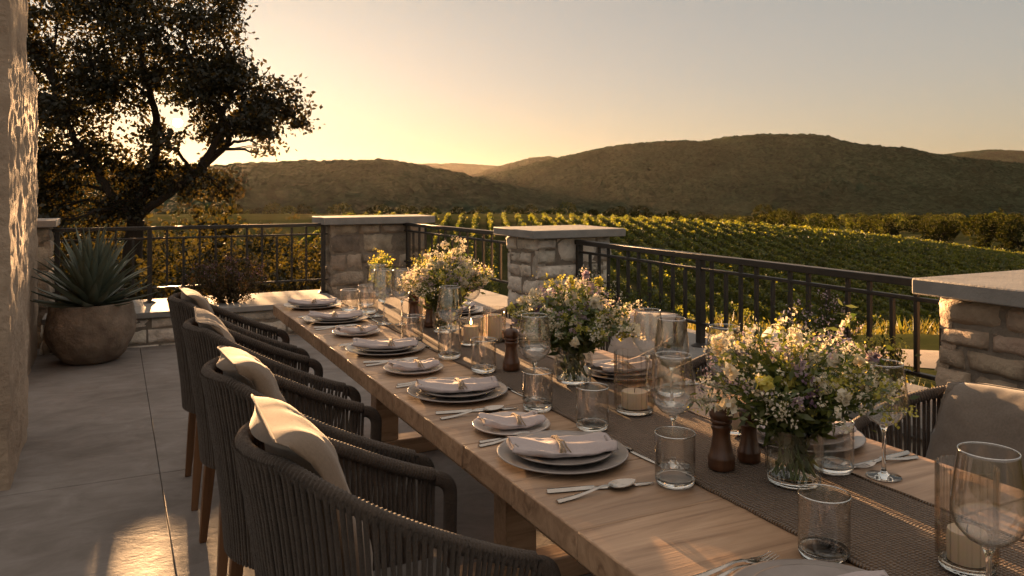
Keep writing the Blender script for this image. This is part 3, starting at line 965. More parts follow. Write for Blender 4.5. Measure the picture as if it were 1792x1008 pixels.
# tall piers of the house
def tall_pier(label, t0, t1, s0, s1, z1, seed):
    c = ((t0 + t1) / 2, (s0 + s1) / 2)
    mb = MB()
    displaced_box(mb, t0 - c[0], t1 - c[0], s0 - c[1], s1 - c[1], -.05, z1, .018, .010, 9.5, seed, 0, 'xXyYZ')
    o = mb.build('stone_pier', M['render'], None, True, 0, 180)
    o.location = W(*c); o.rotation_euler = (0, 0, TH)
    tag(o, label, 'pier', 'rough stone piers of the house')
tall_pier('tall rough stone pier rising out of the picture at its left edge', -1.35, -.437, 4.34, 5.23, 3.9, 1)
tall_pier('lower rough pier further back, beside the potted agave', -1.2, -.575, 6.55, 7.72, 2.3, 2)


# terrace floor: poured slabs with open joints
def terrace():
    mb = MB()
    ts = [-7.0, -5.2, -3.4, -1.6, .2, 2.0, 3.62]
    ss = [-4.73, -2.93, -1.13, .67, 2.47, 4.27, 6.07, 7.87, 8.7]
    mb.box(-7, 3.62, -4.73, 8.7, -1.3, -.02, 1)
    for i in range(len(ts) - 1):
        for j in range(len(ss) - 1):
            mb.box(ts[i] + .0012, ts[i + 1] - .0012, ss[j] + .0012, ss[j + 1] - .0012, -.018, rnd.uniform(-.0015, .0015), 0)
    o = mb.build('terrace_floor', [M['concrete'], M['mortar']], None, True, .003)
    o.rotation_euler = (0, 0, TH)
    tag(o, kind='structure')
terrace()


# ------------------------------------------------------------------ railings
def railing(label, a, b, z_top, z_mid, z_bot, z_foot, nb, posts, foot=True):
    """a, b: (t, s) ends"""
    A = W(*a); B = W(*b)
    d = B - A; L = d.length
    root = thing('railing', label, 'railing', A, math.atan2(d.y, d.x), 'black iron railings round the terrace')
    def bar(name, x0, x1, w, z0, z1, x=None):
        mb = MB()
        mb.box(x0, x1, -w / 2, w / 2, z0, z1)
        return mb.build(name, M['iron'], root, True, .003)
    bar('top_rail', 0, L, .052, z_top - .034, z_top)
    bar('middle_rail', 0, L, .024, z_mid - .018, z_mid)
    bar('bottom_rail', 0, L, .028, z_bot - .018, z_bot)
    for p in posts:
        po = bar('post', p - .021, p + .021, .042, z_foot, z_top - .0345)
        mb = MB(); mb.lathe([(0, .022), (.026, .020), (.040, .012), (.055, .004), (.055, 0)], 16, 0, (p, 0, z_foot))
        mb.build('foot', M['iron'], po)
    for i in range(nb):
        x = L * (i + .5) / nb
        if any(abs(x - p) < .06 for p in posts):
            continue
        tall = (i % 3 != 1)
        bar('baluster', x - .010, x + .010, .020, z_bot + .0005, (z_mid - .0185) if not tall else (z_top - .0345))


railing('long black side railing running from the pale pillar to the cropped pillar', (3.134, 5.195), (3.134, 2.035), 1.0, .92, .593, .45, 26, [.03, 1.42, 3.10])
railing('short black railing between the wide corner pillar and the pale pillar', (2.80, 8.22), (2.96, 5.73), 1.02, .94, .61, .36, 16, [.09, 2.44])
railing('black back railing behind the agave and the red shrub', (-.50, 8.30), (1.985, 8.30), 1.025, .92, .45, .305, 17, [.04, .80, 2.44])


# ------------------------------------------------------------------ dining table
T0, T1 = .785, 1.746
S0, S1 = .30, 4.543


def table():
    tc, scn = (T0 + T1) / 2, (S0 + S1) / 2
    root = thing('dining_table', 'long pale wooden dining table set for an outdoor dinner', 'dining table', W(tc, scn, 0), TH)
    hw, hl = (T1 - T0) / 2, (S1 - S0) / 2
    mb = MB()
    rr = random.Random(3)
    joints = [S1]
    s = 4.20
    edges = [S0]
    s = 1.30 - .56
    marks = [.74, 1.02, 1.30, 1.58, 1.86, 2.14, 2.42, 2.70, 2.98, 3.26, 3.54, 3.82, 4.10, 4.30]
    allm = [S0] + marks + [S1]
    for i in range(len(allm) - 1):
        y0, y1 = allm[i] - scn, allm[i + 1] - scn
        e0 = rr.uniform(-.0025, .0015); e1 = rr.uniform(-.0015, .0025)
        mb.box(-hw + e0, hw + e1, y0 + .0011, y1 - .0011, TZ - .058, TZ + rr.uniform(-.0006, 0))
    mb.build('tabletop', M['wood'], root, True, .0035)
    for ys in (-1.55, .10, 1.62):
        mb = MB(); mb.box(-.06, .06, ys - .05, ys + .05, .085, TZ - .13)
        lg = mb.build('leg', M['wood'], root, True, .004)
        mb = MB(); mb.box(-.38, .38, ys - .055, ys + .055, .0, .083); mb.build('foot', M['wood'], lg, True, .006)
        mb = MB(); mb.box(-.40, .40, ys - .045, ys + .045, TZ - .129, TZ - .0585); mb.build('bearer', M['wood'], lg, True, .004)
    mb = MB(); mb.box(-.03, .03, -1.4, .045, .28, .36); mb.box(-.03, .03, .155, 1.565, .28, .36)
    mb.build('stretcher', M['wood'], root, True, .004)
table()


def runner():
    tc, w = 1.31, .345
    s0, s1 = .32, 4.47
    mb = MB()
    nx, ny = 16, 300
    vs, fs = [], []
    for j in range(ny + 1):
        s = s0 + (s1 - s0) * j / ny
        for i in range(nx + 1):
            a = i / nx - .5
            edge = .004 * (vnoise(np.array(s * 30), np.array(i // 8 * 5.0), 2) - .5) * (1 if i in (0, nx) else 0)
            t = a * w * (1 + .012 * math.sin(s * 2.1)) + float(edge) + .004 * math.sin(s * 1.7)
            z = .0045 + .0018 * (float(vnoise(np.array(s * 9), np.array(a * 14), 4)) - .3) if 0 < i < nx else .002
            vs.append((t, s - 2.4, z))
    for j in range(ny):
        for i in range(nx):
            q = j * (nx + 1) + i
            fs.append((q, q + 1, q + nx + 2, q + nx + 1))
    o = len(vs)
    mb.add(vs, fs)
    # hems: thick rolled edges and a knotted fringe at each end
    for sgn in (0, nx):
        mb.tube([Vector(vs[j * (nx + 1) + sgn]) + Vector((0, 0, .0015)) for j in range(0, ny + 1, 2)], .0032, 6)
    ro = mb.build('table_runner', M['runner'], None, True, 0, 180)
    fr = MB(); rr = random.Random(4)
    for e, sg in ((s0 - 2.4, -1), (s1 - 2.4, 1)):
        for i in range(46):
            x = (i / 45 - .5) * w
            fr.tube([(x, e, .003), (x + rr.uniform(-.003, .003), e + sg * .012, .0025), (x + rr.uniform(-.006, .006), e + sg * rr.uniform(.02, .03), .0018)], [.0016, .0013, .0009], 5)
    f = fr.build('fringe', M['runner'], ro)
    ro.location = W(tc, 2.4, TZ); ro.rotation_euler = (0, 0, TH)
    tag(ro, 'coarse brown woven runner laid down the middle of the table', 'table runner')
runner()


# ------------------------------------------------------------------ chairs
def make_chair(label, back_h, group):
    root = thing('dining_chair', label, 'chair', (0, 0, 0), 0, group)
    arm_h = .655

    def path(n, hy, xf, xb, bend):
        """U plan from arm front (y<0) round the back to arm front (y>0); returns xy list with parameter"""
        pts = []
        cx = bend
        side = xf - cx
        arc = math.pi * .5 * (hy + (cx - xb)) * .99
        tot = 2 * side + arc
        for i in range(n):
            d = tot * i / (n - 1)
            if d < side: pts.append((xf - d, -hy))
            elif d > side + arc: pts.append((cx + d - side - arc, hy))
            else:
                a = math.pi * (d - side) / arc
                pts.append((cx - math.sin(a) * (cx - xb), -math.cos(a) * hy))
        return pts

    def rim_z(x):
        u = min(1, max(0, (.27 - x) / .50))
        return arm_h + (back_h - arm_h) * (u ** 1.25)
    n = 360
    top = [Vector((x, y, rim_z(x))) for x, y in path(n, .262, .275, -.275, .02)]
    low = [Vector((x, y, .395 + .015 * min(1, max(0, (.27 - x) / .5)))) for x, y in path(n, .225, .245, -.215, .02)]
    # wrapped frame: rounded corner at each arm front, then down to the seat ring
    def arm_end(i):
        p, q = top[i], low[i]
        pts = []
        for k in range(9):
            a = k / 8 * math.pi / 2
            pts.append(Vector((p.x - .045 + .045 * math.cos(a), p.y, p.z - .045 + .045 * math.sin(a))))
        down = [Vector(((q.x + .012) * (1 - u) + (p.x) * u, q.y * (1 - u) + p.y * u, q.z * (1 - u) + (p.z - .05) * u)) for u in np.linspace(0, 1, 14)]
        return down + pts
    e0 = arm_end(0); e1 = arm_end(n - 1)
    i0 = next(i for i in range(n) if top[i].x < .275 - .045)
    full = top[i0:n - i0]
    mb = MB()
    m = len(full)
    fine = []
    for i in range(m - 1):
        for q in range(2):
            fine.append(full[i].lerp(full[i + 1], q / 2))
    rad = [.0168 * (1 + .085 * math.cos(i * 2 * math.pi / 4.0)) for i in range(len(fine))]
    mb.tube(fine, rad, 10)
    mb.build('wrapped_rim', M['rope'], root, True, 0, 180)
    for e in (e0, e1):
        mb = MB()
        mb.tube(e, .0165, 10, flat=(1.15, .8))
        mb.build('arm_post', M['rope'], root, True, 0, 60)
    # cords
    mb = MB(); rr = random.Random(5)
    nc = 98
    for k in range(nc):
        i = int((n - 1) * (.028 + .944 * k / (nc - 1)))
        p, q = top[i], low[i]
        pn = Vector((p.x, p.y, 0)); out = Vector((p.x - .02 if p.x < .02 else 0, p.y, 0)).normalized()
        z0 = p.z - .012
        mid = p.lerp(q, .5) + out * .006 + Vector((rr.uniform(-.0012, .0012), rr.uniform(-.0012, .0012), 0))
        a = Vector((p.x, p.y, z0)) + out * .012
        tgt = low[min(n - 1, max(0, i))]
        mb.tube([Vector((p.x, p.y, p.z + .006)) + out * .017, a, p.lerp(q, .25) + out * .008, mid, p.lerp(q, .78) + out * .008, tgt + out * .012 - Vector((0, 0, .016))],
                [.0052, .0052, .0050, .0048, .0048, .0052], 6, cap=False)
    mb.build('cord_weave', M['rope'], root, True, 0, 180)
    mb = MB(); mb.tube(low, .015, 8)
    mb.build('seat_ring', M['teak'], root, True, 0, 180)
    # seat deck and cushion
    mb = MB()
    ring = low[::12] + [low[-1]]
    k = len(ring)
    vs = [(p.x * .97, p.y * .97, .385) for p in ring] + [(p.x * .97, p.y * .97, .412) for p in ring]
    fs = [tuple(reversed(range(k))), tuple(range(k, 2 * k))] + [(i, (i + 1) % k, k + (i + 1) % k, k + i) for i in range(k)]
    mb.add(vs, fs); mb.build('seat', M['teak'], root, True, .003)
    mb = MB()
    prof = [(.0, .0), (.6, 0), (.93, .004), (.985, .02), (1.0, .04), (.985, .06), (.93, .075), (.6, .083), (.0, .086)]
    vs, fs = [], []
    for (f, z) in prof:
        for p in ring:
            vs.append(((p.x - .0) * .93 * f, p.y * .93 * f, .414 + z))
    for i in range(len(prof) - 1):
        for j in range(k):
            fs.append((i * k + j, i * k + (j + 1) % k, (i + 1) * k + (j + 1) % k, (i + 1) * k + j))
    mb.add(vs, fs); mb.build('seat_cushion', M['cushion'], root, True, 0, 180)
    for sx in (1, -1):
        for sy in (1, -1):
            mb = MB()
            x0, y0 = (.205 if sx > 0 else -.165), sy * .195
            x1, y1 = (.235 if sx > 0 else -.195), sy * .225
            a, b = .021, .0135
            vs = []
            for (x, y, w, z) in ((x1, y1, b, 0), ((x0 * .6 + x1 * .4), (y0 * .6 + y1 * .4), (a * .75 + b * .25), .24), (x0, y0, a, .386)):
                vs += [(x - w, y - w, z), (x + w, y - w, z), (x + w, y + w, z), (x - w, y + w, z)]
            fs = [(3, 2, 1, 0), (8, 9, 10, 11)]
            for lv in (0, 4):
                for j in range(4):
                    fs.append((lv + j, lv + (j + 1) % 4, lv + 4 + (j + 1) % 4, lv + 4 + j))
            mb.add(vs, fs); mb.build('leg', M['teak'], root, True, .003)
    return root


def make_pillow(mat, size=.46, thick=.155, seed=1, puff=1.0):
    """square cushion in its own x (thickness) / y / z frame, origin at the middle of its lower edge"""
    n = 34
    mbs = MB(); off = Vector((seed * 5.1, seed * 2.3, 0))
    for sg in (1, -1):
        vs, fs = [], []
        for j in range(n + 1):
            for i in range(n + 1):
                u = i / n * 2 - 1; v = j / n * 2 - 1
                cr = 1 - .085 * (u * v) ** 2
                y = u * (1 - .06 * (1 - v * v)) * cr; z = v * (1 - .06 * (1 - u * u)) * cr
                th = (max(0, (1 - u ** 4) * (1 - v ** 4))) ** .62
                r2 = u * u + v * v
                p = Vector((u * 1.2, v * 1.2, sg * .7)) + off
                wr = mnoise.fractal(Vector((p.x * 1.1, p.y * 1.1, p.z)), .8, 2, 3)
                ang = math.atan2(v, u)
                fold = .055 * math.sin(ang * 9 + 3 * wr + seed) * r2 * max(0, 1.9 - r2) * .55
                x = sg * thick / 2 * th * (1 + .14 * wr + fold)
                sag = -.035 * (1 + v) * .5 * math.cos(u * 1.3) * .5
                vs.append((x, y * size / 2, size / 2 + z * size / 2 + sag * size))
        for j in range(n):
            for i in range(n):
                q = (j * (n + 1) + i, j * (n + 1) + i + 1, (j + 1) * (n + 1) + i + 1, (j + 1) * (n + 1) + i)
                fs.append(q if sg > 0 else q[::-1])
        mbs.add(vs, fs)
    o = mbs.build('throw_pillow', mat, None, True, 0, 180)
    # piped seam
    mb = MB(); ring = []
    for (a, b) in ((0, 1), (1, 0), (0, -1), (-1, 0)):
        for k in range(16):
            w = k / 16 * 2 - 1
            if (a, b) == (0, 1): u, v = w, -1
            elif (a, b) == (1, 0): u, v = 1, w
            elif (a, b) == (0, -1): u, v = -w, 1
            else: u, v = -1, -w
            cr = 1 - .085 * (u * v) ** 2
            y = u * (1 - .06 * (1 - v * v)) * cr; z = v * (1 - .06 * (1 - u * u)) * cr
            sag = -.035 * (1 + v) * .5 * math.cos(u * 1.3) * .5
            ring.append(Vector((0, y * size / 2, size / 2 + z * size / 2 + sag * size)))
    ring.append(ring[0])
    mb.tube(ring, .0032, 6); mb.build('piping', mat, o, True, 0, 180)
    return o


GA = 'rope chairs on the house side of the table'
GB = 'rope chairs on the railing side of the table'
labsA = ['rope-woven armchair with taupe pillow, the closest one to the camera', 'rope-woven armchair with taupe pillow, second up the house side of the table',
         'rope-woven armchair with crumpled pillow, third up the house side of the table', 'rope-woven armchair with taupe pillow at the far end of the house side']
ch0 = make_chair(labsA[0], .885, GA)
sA = [1.65, 2.34, 3.15, 3.94]
tA = [.505, .505, .515, .51]
for i, s in enumerate(sA):
    loc = W(tA[i], s, 0); rz = TH + R([1, -1, 2, -1][i])
    if i == 0:
        ch0.location = loc; ch0.rotation_euler = (0, 0, rz)
    else:
        dup(ch0, loc, rz, labsA[i], GA)
labsB = ['dark rope chair with big grey pillow in front of the cropped stone pillar', 'rope chair with pinkish pillow hidden behind the big flowers',
         'dark rope chair with white pillow between the side railing and the wine glasses', 'rope chair with pale pillow behind the middle flowers, furthest along the railing']
ch1 = make_chair(labsB[0], .80, GB)
sB = [1.38, 2.20, 2.98, 3.80]
for i, s in enumerate(sB):
    loc = W([2.0, 2.03, 2.03, 2.03][i], s, 0); rz = TH + math.pi + R([3, -2, 4, -3][i])
    if i == 0:
        ch1.location = loc; ch1.rotation_euler = (0, 0, rz)
    else:
        dup(ch1, loc, rz, labsB[i], GB)


def settle(o, chair_loc, chair_rz, back_h):
    """press a cushion against the woven shell it leans on: what would stick through the shell is squashed inward"""
    Cm = Matrix.Translation(chair_loc) @ Matrix.Rotation(chair_rz, 4, 'Z')
    for ob in [o] + list(o.children):
        T = Cm.inverted() @ o.matrix_world
        Ti = T.inverted()
        for v in ob.data.vertices:
            p = T @ v.co
            u = min(1, max(0, (.27 - p.x) / .50))
            rz_ = .655 + (back_h - .655) * u ** 1.25
            f = min(1, max(0, (p.z - .395) / (rz_ - .395)))
            grow = 1 + max(0, p.z - rz_ - .012) * 7
            hy = (.225 + .037 * f - .040) * grow; xb = (-.235 - .06 * f + .040) * grow
            if p.x < .02:
                k = math.sqrt(((p.x - .02) / xb) ** 2 + (p.y / hy) ** 2)
                if k > 1:
                    p.x = .02 + (p.x - .02) / k; p.y = p.y / k
            elif abs(p.y) > hy:
                p.y = math.copysign(hy, p.y)
            p.z = max(p.z, .497)
            v.co = Ti @ p
        ob.data.update()


def put_pillow(mat, seed, t, s, z, rz, lean, roll, label, size=.46, thick=.155, wide=1, group=None):
    o = make_pillow(mat, size, thick, seed)
    # local +x looks away from the chair back
    o.matrix_world = Matrix.Translation(W(t, s, z)) @ Matrix.Rotation(rz, 4, 'Z') @ Matrix.Rotation(-R(lean), 4, 'Y') @ Matrix.Rotation(R(roll), 4, 'X') @ Matrix.Diagonal((1, wide, 1, 1))
    tag(o, label, 'pillow', group)
    if seed <= 4:
        settle(o, W(tA[seed - 1], sA[seed - 1], 0), TH + R([1, -1, 2, -1][seed - 1]), .885)
    else:
        settle(o, W([2.0, 2.03, 2.03, 2.03][seed - 5], sB[seed - 5], 0), TH + math.pi + R([3, -2, 4, -3][seed - 5]), .80)


GP = 'pillows on the chairs'
put_pillow(M['pillow'], 1, .415, 1.655, .505, TH + R(-2), 19, 1, 'taupe linen pillow leaning in the chair closest to the camera', .48, .20, .84, GP)
put_pillow(M['pillow'], 2, .415, 2.345, .505, TH + R(2), 18, -2, 'plump taupe pillow in the second chair up the house side', .47, .20, .84, GP)
put_pillow(M['pillow'], 3, .43, 3.155, .505, TH + R(-5), 21, 4, 'slumped taupe pillow with pointed corner in the third house-side chair', .47, .18, .84, GP)
put_pillow(M['pillow'], 4, .415, 3.95, .505, TH + R(2), 18, 0, 'taupe pillow in the chair beside the low wall and red shrub', .46, .19, .84, GP)
put_pillow(M['pillow_grey'], 5, 2.08, 1.35, .465, TH + math.pi + R(2), 26, 3, 'large grey-taupe pillow in front of the cropped stone pillar', .43, .15, group=GP)
put_pillow(M['pillow_white'], 6, 2.09, 2.20, .490, TH + math.pi + R(-5), 26, -4, 'pale pinkish pillow half hidden by the big flowers', .41, .15, group=GP)
put_pillow(M['pillow_white'], 7, 2.08, 3.00, .490, TH + math.pi + R(8), 26, 5, 'white pillow seen through the wine glasses before the side railing', .38, .13, group=GP)
put_pillow(M['pillow_white'], 8, 2.08, 3.84, .490, TH + math.pi + R(0), 26, 0, 'whitish pillow behind the middle bouquet of flowers', .39, .14, group=GP)


# ------------------------------------------------------------------ tableware
def top(t, s, z=0.0):
    return W(t, s, TZ + z)


def make_plate(r, mat, name='dinner_plate'):
    mb = MB()
    p = [(0, .0015), (r * .55, .0015), (r * .58, 0), (r * .64, 0), (r * .67, .003), (r * .86, .008), (r * .985, .0145), (r, .0160), (r * .99, .0176), (r * .965, .0172), (r * .84, .0118), (r * .68, .0066), (r * .6, .0056), (0, .0052)]
    mb.lathe(p, 64)
    return mb.build(name, mat, None, True, 0, 180)


def make_napkin(length, width, seed, pinch=True, tilt=.3):
    """a folded linen napkin drawn in by a twine tie; along local x"""
    rr = random.Random(seed)
    cen = [.05, .16, -.06][seed % 3]
    n, m = 44, 40
    vs, fs = [], []
    for i in range(n + 1):
        u = i / n * 2 - 1
        pin = math.exp(-((u - cen) / .13) ** 2) if pinch else 0
        w = width * (1 - .15 * pin) * (1 + .03 * math.sin(u * 4 + seed))
        h = .0175 * (1 + .22 * pin) * (1 - .25 * abs(u) ** 6)
        lift = .014 * u * u * (1.2 if u < 0 else .9) + .0015
        for j in range(m):
            a = 2 * math.pi * j / m
            ca, sa = math.cos(a), math.sin(a)
            y = math.copysign(abs(ca) ** .7, ca) * w / 2
            z = math.copysign(abs(sa) ** .6, sa) * h / 2
            # folded layers show as steps along the near edge
            lay = .0024 * math.sin(z * 520 + u * 2) * (1 if abs(ca) > .6 else .2)
            fold = .0032 * math.sin(y * 95 + u * 3 + seed) * (1 if sa > 0 else 0) * (1 - .4 * pin)
            pl = .004 * pin * math.sin(a * 9) 
            nz = mnoise.fractal(Vector((u * 2.2 + seed, y * 22, z * 30)), .8, 2, 3) * .0035
            vs.append((u * length / 2 + .004 * math.sin(a * 3 + seed) * (1 if abs(u) > .95 else 0), y + math.copysign(lay + pl, ca), h / 2 + z + fold + nz + lift))
    for i in range(n):
        for j in range(m):
            fs.append((i * m + j, i * m + (j + 1) % m, (i + 1) * m + (j + 1) % m, (i + 1) * m + j))
    # rolled ends: recessed caps so that the layers read
    for e, i in ((-1, 0), (1, n)):
        c0 = len(vs)
        last = [i * m + j for j in range(m)]
        cy = sum(vs[k][1] for k in last) / m; cz = sum(vs[k][2] for k in last) / m
        for lev, (f, d) in enumerate(((.86, -.004), (.80, -.014), (.62, -.004), (.55, -.014), (.34, -.004), (.25, -.012))):
            ring = []
            for j in range(m):
                p = vs[i * m + j]
                ring.append(len(vs)); vs.append((e * (length / 2 + d), cy + (p[1] - cy) * f, cz + (p[2] - cz) * f))
            for j in range(m):
                q = (last[j], last[(j + 1) % m], ring[(j + 1) % m], ring[j])
                fs.append(q[::-1] if e < 0 else q)
            last = ring
        fs.append(tuple(last) if e > 0 else tuple(reversed(last)))
    mb = MB(); mb.add(vs, fs)
    o = mb.build('napkin', M['napkin'], None, True, 0, 180)
    tb = MB()
    for k in range(4):
        x = length / 2 * (cen + (k - 1.5) * .035)
        ring = []
        wv = width * .85 * .5 + .002; hv = .0128
        for j in range(25):
            a = 2 * math.pi * j / 24
            ring.append((x + .004 * math.sin(a + k), math.copysign(abs(math.cos(a)) ** .75, math.cos(a)) * wv,   .0165 + math.copysign(abs(math.sin(a)) ** .75, math.sin(a)) * hv))
        tb.tube(ring, .0022, 6, cap=False)
    tb.tube([(length * (cen / 2 + dx), dy, dz) for dx, dy, dz in ((.005, 0, .030), (.035, -.02, .0325), (.045, -.040, .025), (.075, -.054, .016))], [.002, .002, .002, .0012], 6)
    tb.build('twine_tie', M['twine'], o, True, 0, 180)
    return o


def flatware(kind):
    """profile along x from the handle end (0) to the tip; (x, half width, z)"""
    mb = MB()
    def loft(sec, th):
        vs, fs = [], []
        for (x, w, z) in sec:
            vs += [(x, -w, z), (x, -w * .6, z + th * .9), (x, 0, z + th), (x, w * .6, z + th * .9), (x, w, z), (x, w * .5, z - .0008), (x, -w * .5, z - .0008)]
        k = 7
        for i in range(len(sec) - 1):
            for j in range(k):
                fs.append((i * k + j, (i + 1) * k + j, (i + 1) * k + (j + 1) % k, i * k + (j + 1) % k))
        fs.append(tuple(range(k))); fs.append(tuple(reversed([(len(sec) - 1) * k + j for j in range(k)])))
        mb.add(vs, fs)
    if kind == 'knife':
        loft([(0, .0065, .003), (.004, .0085, .003), (.05, .0082, .003), (.095, .0065, .003), (.105, .006, .003)], .005)
        loft([(.104, .0058, .003), (.118, .0082, .003), (.17, .0095, .003), (.215, .0085, .003), (.235, .005, .003), (.242, .001, .003)], .0016)
    else:
        loft([(0, .006, .003), (.004, .0085, .003), (.04, .0075, .004), (.08, .0045, .008), (.115, .0032, .013), (.132, .0036, .012), (.140, .0050, .010)], .0028)
    if kind == 'spoon':
        vs, fs = [], []
        nu, nv = 14, 9
        for side in (0, 1):
            for i in range(nu + 1):
                u = i / nu
                x = .137 + u * .066
                w = .0218 * math.sin(math.pi * min(1, max(.0, u * .93 + .07)) ** .82) ** .62
                for j in range(nv):
                    v = j / (nv - 1) * 2 - 1
                    dip = .0085 * (1 - v * v) * math.sin(math.pi * min(1, u * .95 + .04)) ** .7
                    vs.append((x, v * w, .0108 - dip + .002 * u - side * .0013))
        per = (nu + 1) * nv
        for side in (0, 1):
            for i in range(nu):
                for j in range(nv - 1):
                    q = (side * per + i * nv + j, side * per + (i + 1) * nv + j, side * per + (i + 1) * nv + j + 1, side * per + i * nv + j + 1)
                    fs.append(q if side == 0 else q[::-1])
        for i in range(nu):
            for j in (0, nv - 1):
                q = (i * nv + j, (i + 1) * nv + j, per + (i + 1) * nv + j, per + i * nv + j)
                fs.append(q if j else q[::-1])
        mb.add(vs, fs)
    if kind == 'fork':
        loft([(.136, .0048, .0105), (.148, .0105, .008), (.160, .0122, .006)], .0018)
        for k in range(4):
            y = (k - 1.5) * .0066
            mb.tube([(.158, y, .0066), (.172, y, .005), (.188, y, .0062), (.205, y * .97, .0105)], [.0021, .0019, .0016, .0008], 6, flat=(.6, 1))
    return mb.build(kind, M['steel'], None, True, 0, 50)


PROTO = {}


def place(key, maker, loc, rz, label, cat, group):
    if key not in PROTO:
        o = maker(); PROTO[key] = o
        o.location = loc; o.rotation_euler = (0, 0, rz)
    else:
        o = dup(PROTO[key], loc, rz)
    tag(o, label, cat, group)
    return o


where = ['at the setting cut by the bottom edge', 'at the setting beside the closest chair', 'by the second house-side chair',
         'by the third house-side chair', 'by the fourth house-side chair', 'at the far corner of the table']
sP = [.865, 1.668, 2.324, 3.065, 3.86, 4.36]
for i, s in enumerate(sP):
    t = .965; w = where[i]
    rz = TH + R(rnd.uniform(0, 360))
    place('charger', lambda: make_plate(.158, M['plate']), top(t, s), rz, 'wide grey stoneware plate ' + w, 'plate', 'wide dinner plates')
    place('salad', lambda: make_plate(.122, M['plate'], 'salad_plate'), top(t + .002, s + .004, .0060), rz, 'smaller grey plate on the wide one ' + w, 'plate', 'small plates stacked on dinner plates')
    nz = R(9 + [0, 0, 3, -2, 2, 0][i])
    place('napkin%d' % (i % 3), (lambda k=i % 3: make_napkin(.25, .118, k + 1)), top(t - .002, s + .002, .0125), nz, 'folded blush linen napkin tied with twine ' + w, 'napkin', 'tied napkins on plates')
    if i < 5:
        ds = -.232 if i < 4 else -.215
        place('spoon', lambda: flatware('spoon'), top(.815, s + ds - .004), TH + R(1 + rnd.uniform(-2, 2)), 'steel spoon lying ' + w, 'spoon', 'spoons')
        place('knife', lambda: flatware('knife'), top(.822, s + ds + .052), TH + R(-14 + rnd.uniform(-2, 2)), 'steel table knife beside the spoon ' + w, 'knife', 'table knives')
    if i < 5:
        place('fork', lambda: flatware('fork'), top(.815, s + .158), TH + R(3 + rnd.uniform(-2, 2)), 'steel fork behind the plate ' + w, 'fork', 'forks')
        place('fork', None, top(.828, s + .185), TH + R(-1 + rnd.uniform(-2, 2)), 'second steel fork, further from the plate ' + w, 'fork', 'forks')
    if 0 < i < 5:
        place('knife', None, top(1.128, s + .06), TH + R(-88 + rnd.uniform(-4, 4)), 'steel butter knife along the runner ' + w, 'knife', 'table knives')

for i, (t, s, lab) in enumerate([(.955, 1.925, 'between the first and second house-side chairs'), (.945, 2.68, 'between the second and third house-side chairs'), (.955, 3.46, 'between the third and fourth house-side chairs')]):
    place('side', lambda: make_plate(.105, M['plate_pale'], 'side_plate'), top(t, s), 0, 'small pale side plate ' + lab, 'plate', 'pale side plates')
    place('bundle', lambda: make_napkin(.165, .085, 7), top(t, s, .0060), R(14 + i * 6), 'loosely bundled pale napkin on the side plate ' + lab, 'napkin', 'loose napkins on side plates')

whereB = ['before the big grey pillow', 'behind the big flowers', 'before the chair with the white pillow', 'behind the middle flowers']
for i, s in enumerate([1.52, 2.32, 3.06, 3.84]):
    t = 1.585; w = whereB[i]
    place('charger', None, top(t, s), 0, 'wide grey stoneware plate ' + w, 'plate', 'wide dinner plates')
    place('salad', None, top(t, s, .0060), 0, 'smaller grey plate on the wide one ' + w, 'plate', 'small plates stacked on dinner plates')
    place('napkin%d' % (i % 3), None, top(t, s, .0125), R(9 + 20 * i), 'folded blush linen napkin tied with twine ' + w, 'napkin', 'tied napkins on plates')
    place('knife', None, top(1.73, s - .205), TH + math.pi + R(2), 'steel table knife at the table edge ' + w, 'knife', 'table knives')
    place('fork', None, top(1.722, s - .235), TH + math.pi + R(-3), 'steel fork at the table edge ' + w, 'fork', 'forks')


# ---- glasses
def make_tumbler(r=.044, h=.112):
    root = thing('tumbler', 'x', 'tumbler')
    mb = MB()
    th = .0016
    mb.lathe([(r * .985, .018), (r * .99, .03), (r, h - .002), (r + .0002, h), (r - th * .6, h + .0006), (r - th, h - .001), (r - th * 1.4, .03), (r * .95, .0185)], 48)
    mb.build('wall', M['glass'], root, True, 0, 180)
    mb = MB()
    mb.lathe([(0, .0008), (r * .72, .0006), (r * .86, .0015), (r * .96, .006), (r * .985, .0176), (r * .94, .0174), (r * .8, .0145), (r * .5, .0125), (0, .012)], 48)
    mb.build('base', M['base_glass'], root, True, 0, 180)
    mb = MB()
    mb.lathe([(r + .0012 * math.cos(a) - .0006, h + .0013 * math.sin(a)) for a in np.linspace(0, 2 * math.pi, 9)], 48)
    mb.build('lip', M['lip'], root, True, 0, 180)
    return root


def make_wine(h=.255, rb=.051):
    root = thing('wine_glass', 'x', 'wine glass')
    zb = h * .44
    mb = MB()
    bowl = [(.0035, zb), (.012, zb + .004), (.030, zb + .014), (.044, zb + .030), (rb, zb + .048), (rb * .985, zb + .066), (rb * .90, zb + .100), (rb * .80, h - .004), (rb * .795, h)]
    inner = [(r - .0011, z - .0001) for r, z in reversed(bowl[2:])] + [(.020, zb + .012), (0.0, zb + .006)]
    mb.lathe(bowl + inner, 48)
    mb.build('bowl', M['glass'], root, True, 0, 180)
    mb = MB()
    mb.lathe([(rb * .795 - .0005 + .0010 * math.cos(a), h + .0010 * math.sin(a)) for a in np.linspace(0, 2 * math.pi, 9)], 48)
    mb.build('lip', M['lip'], root, True, 0, 180)
    mb = MB()
    mb.lathe([(0, .0008), (.036, .0006), (.0375, .0014), (.036, .0024), (.020, .0042), (.009, .0075), (.0052, .016), (.0040, .035), (.0036, zb - .03), (.0042, zb - .012), (.0075, zb - .002), (.010, zb + .0028), (0, zb + .005)], 32)
    mb.build('stem', M['base_glass'], root, True, 0, 180)
    return root


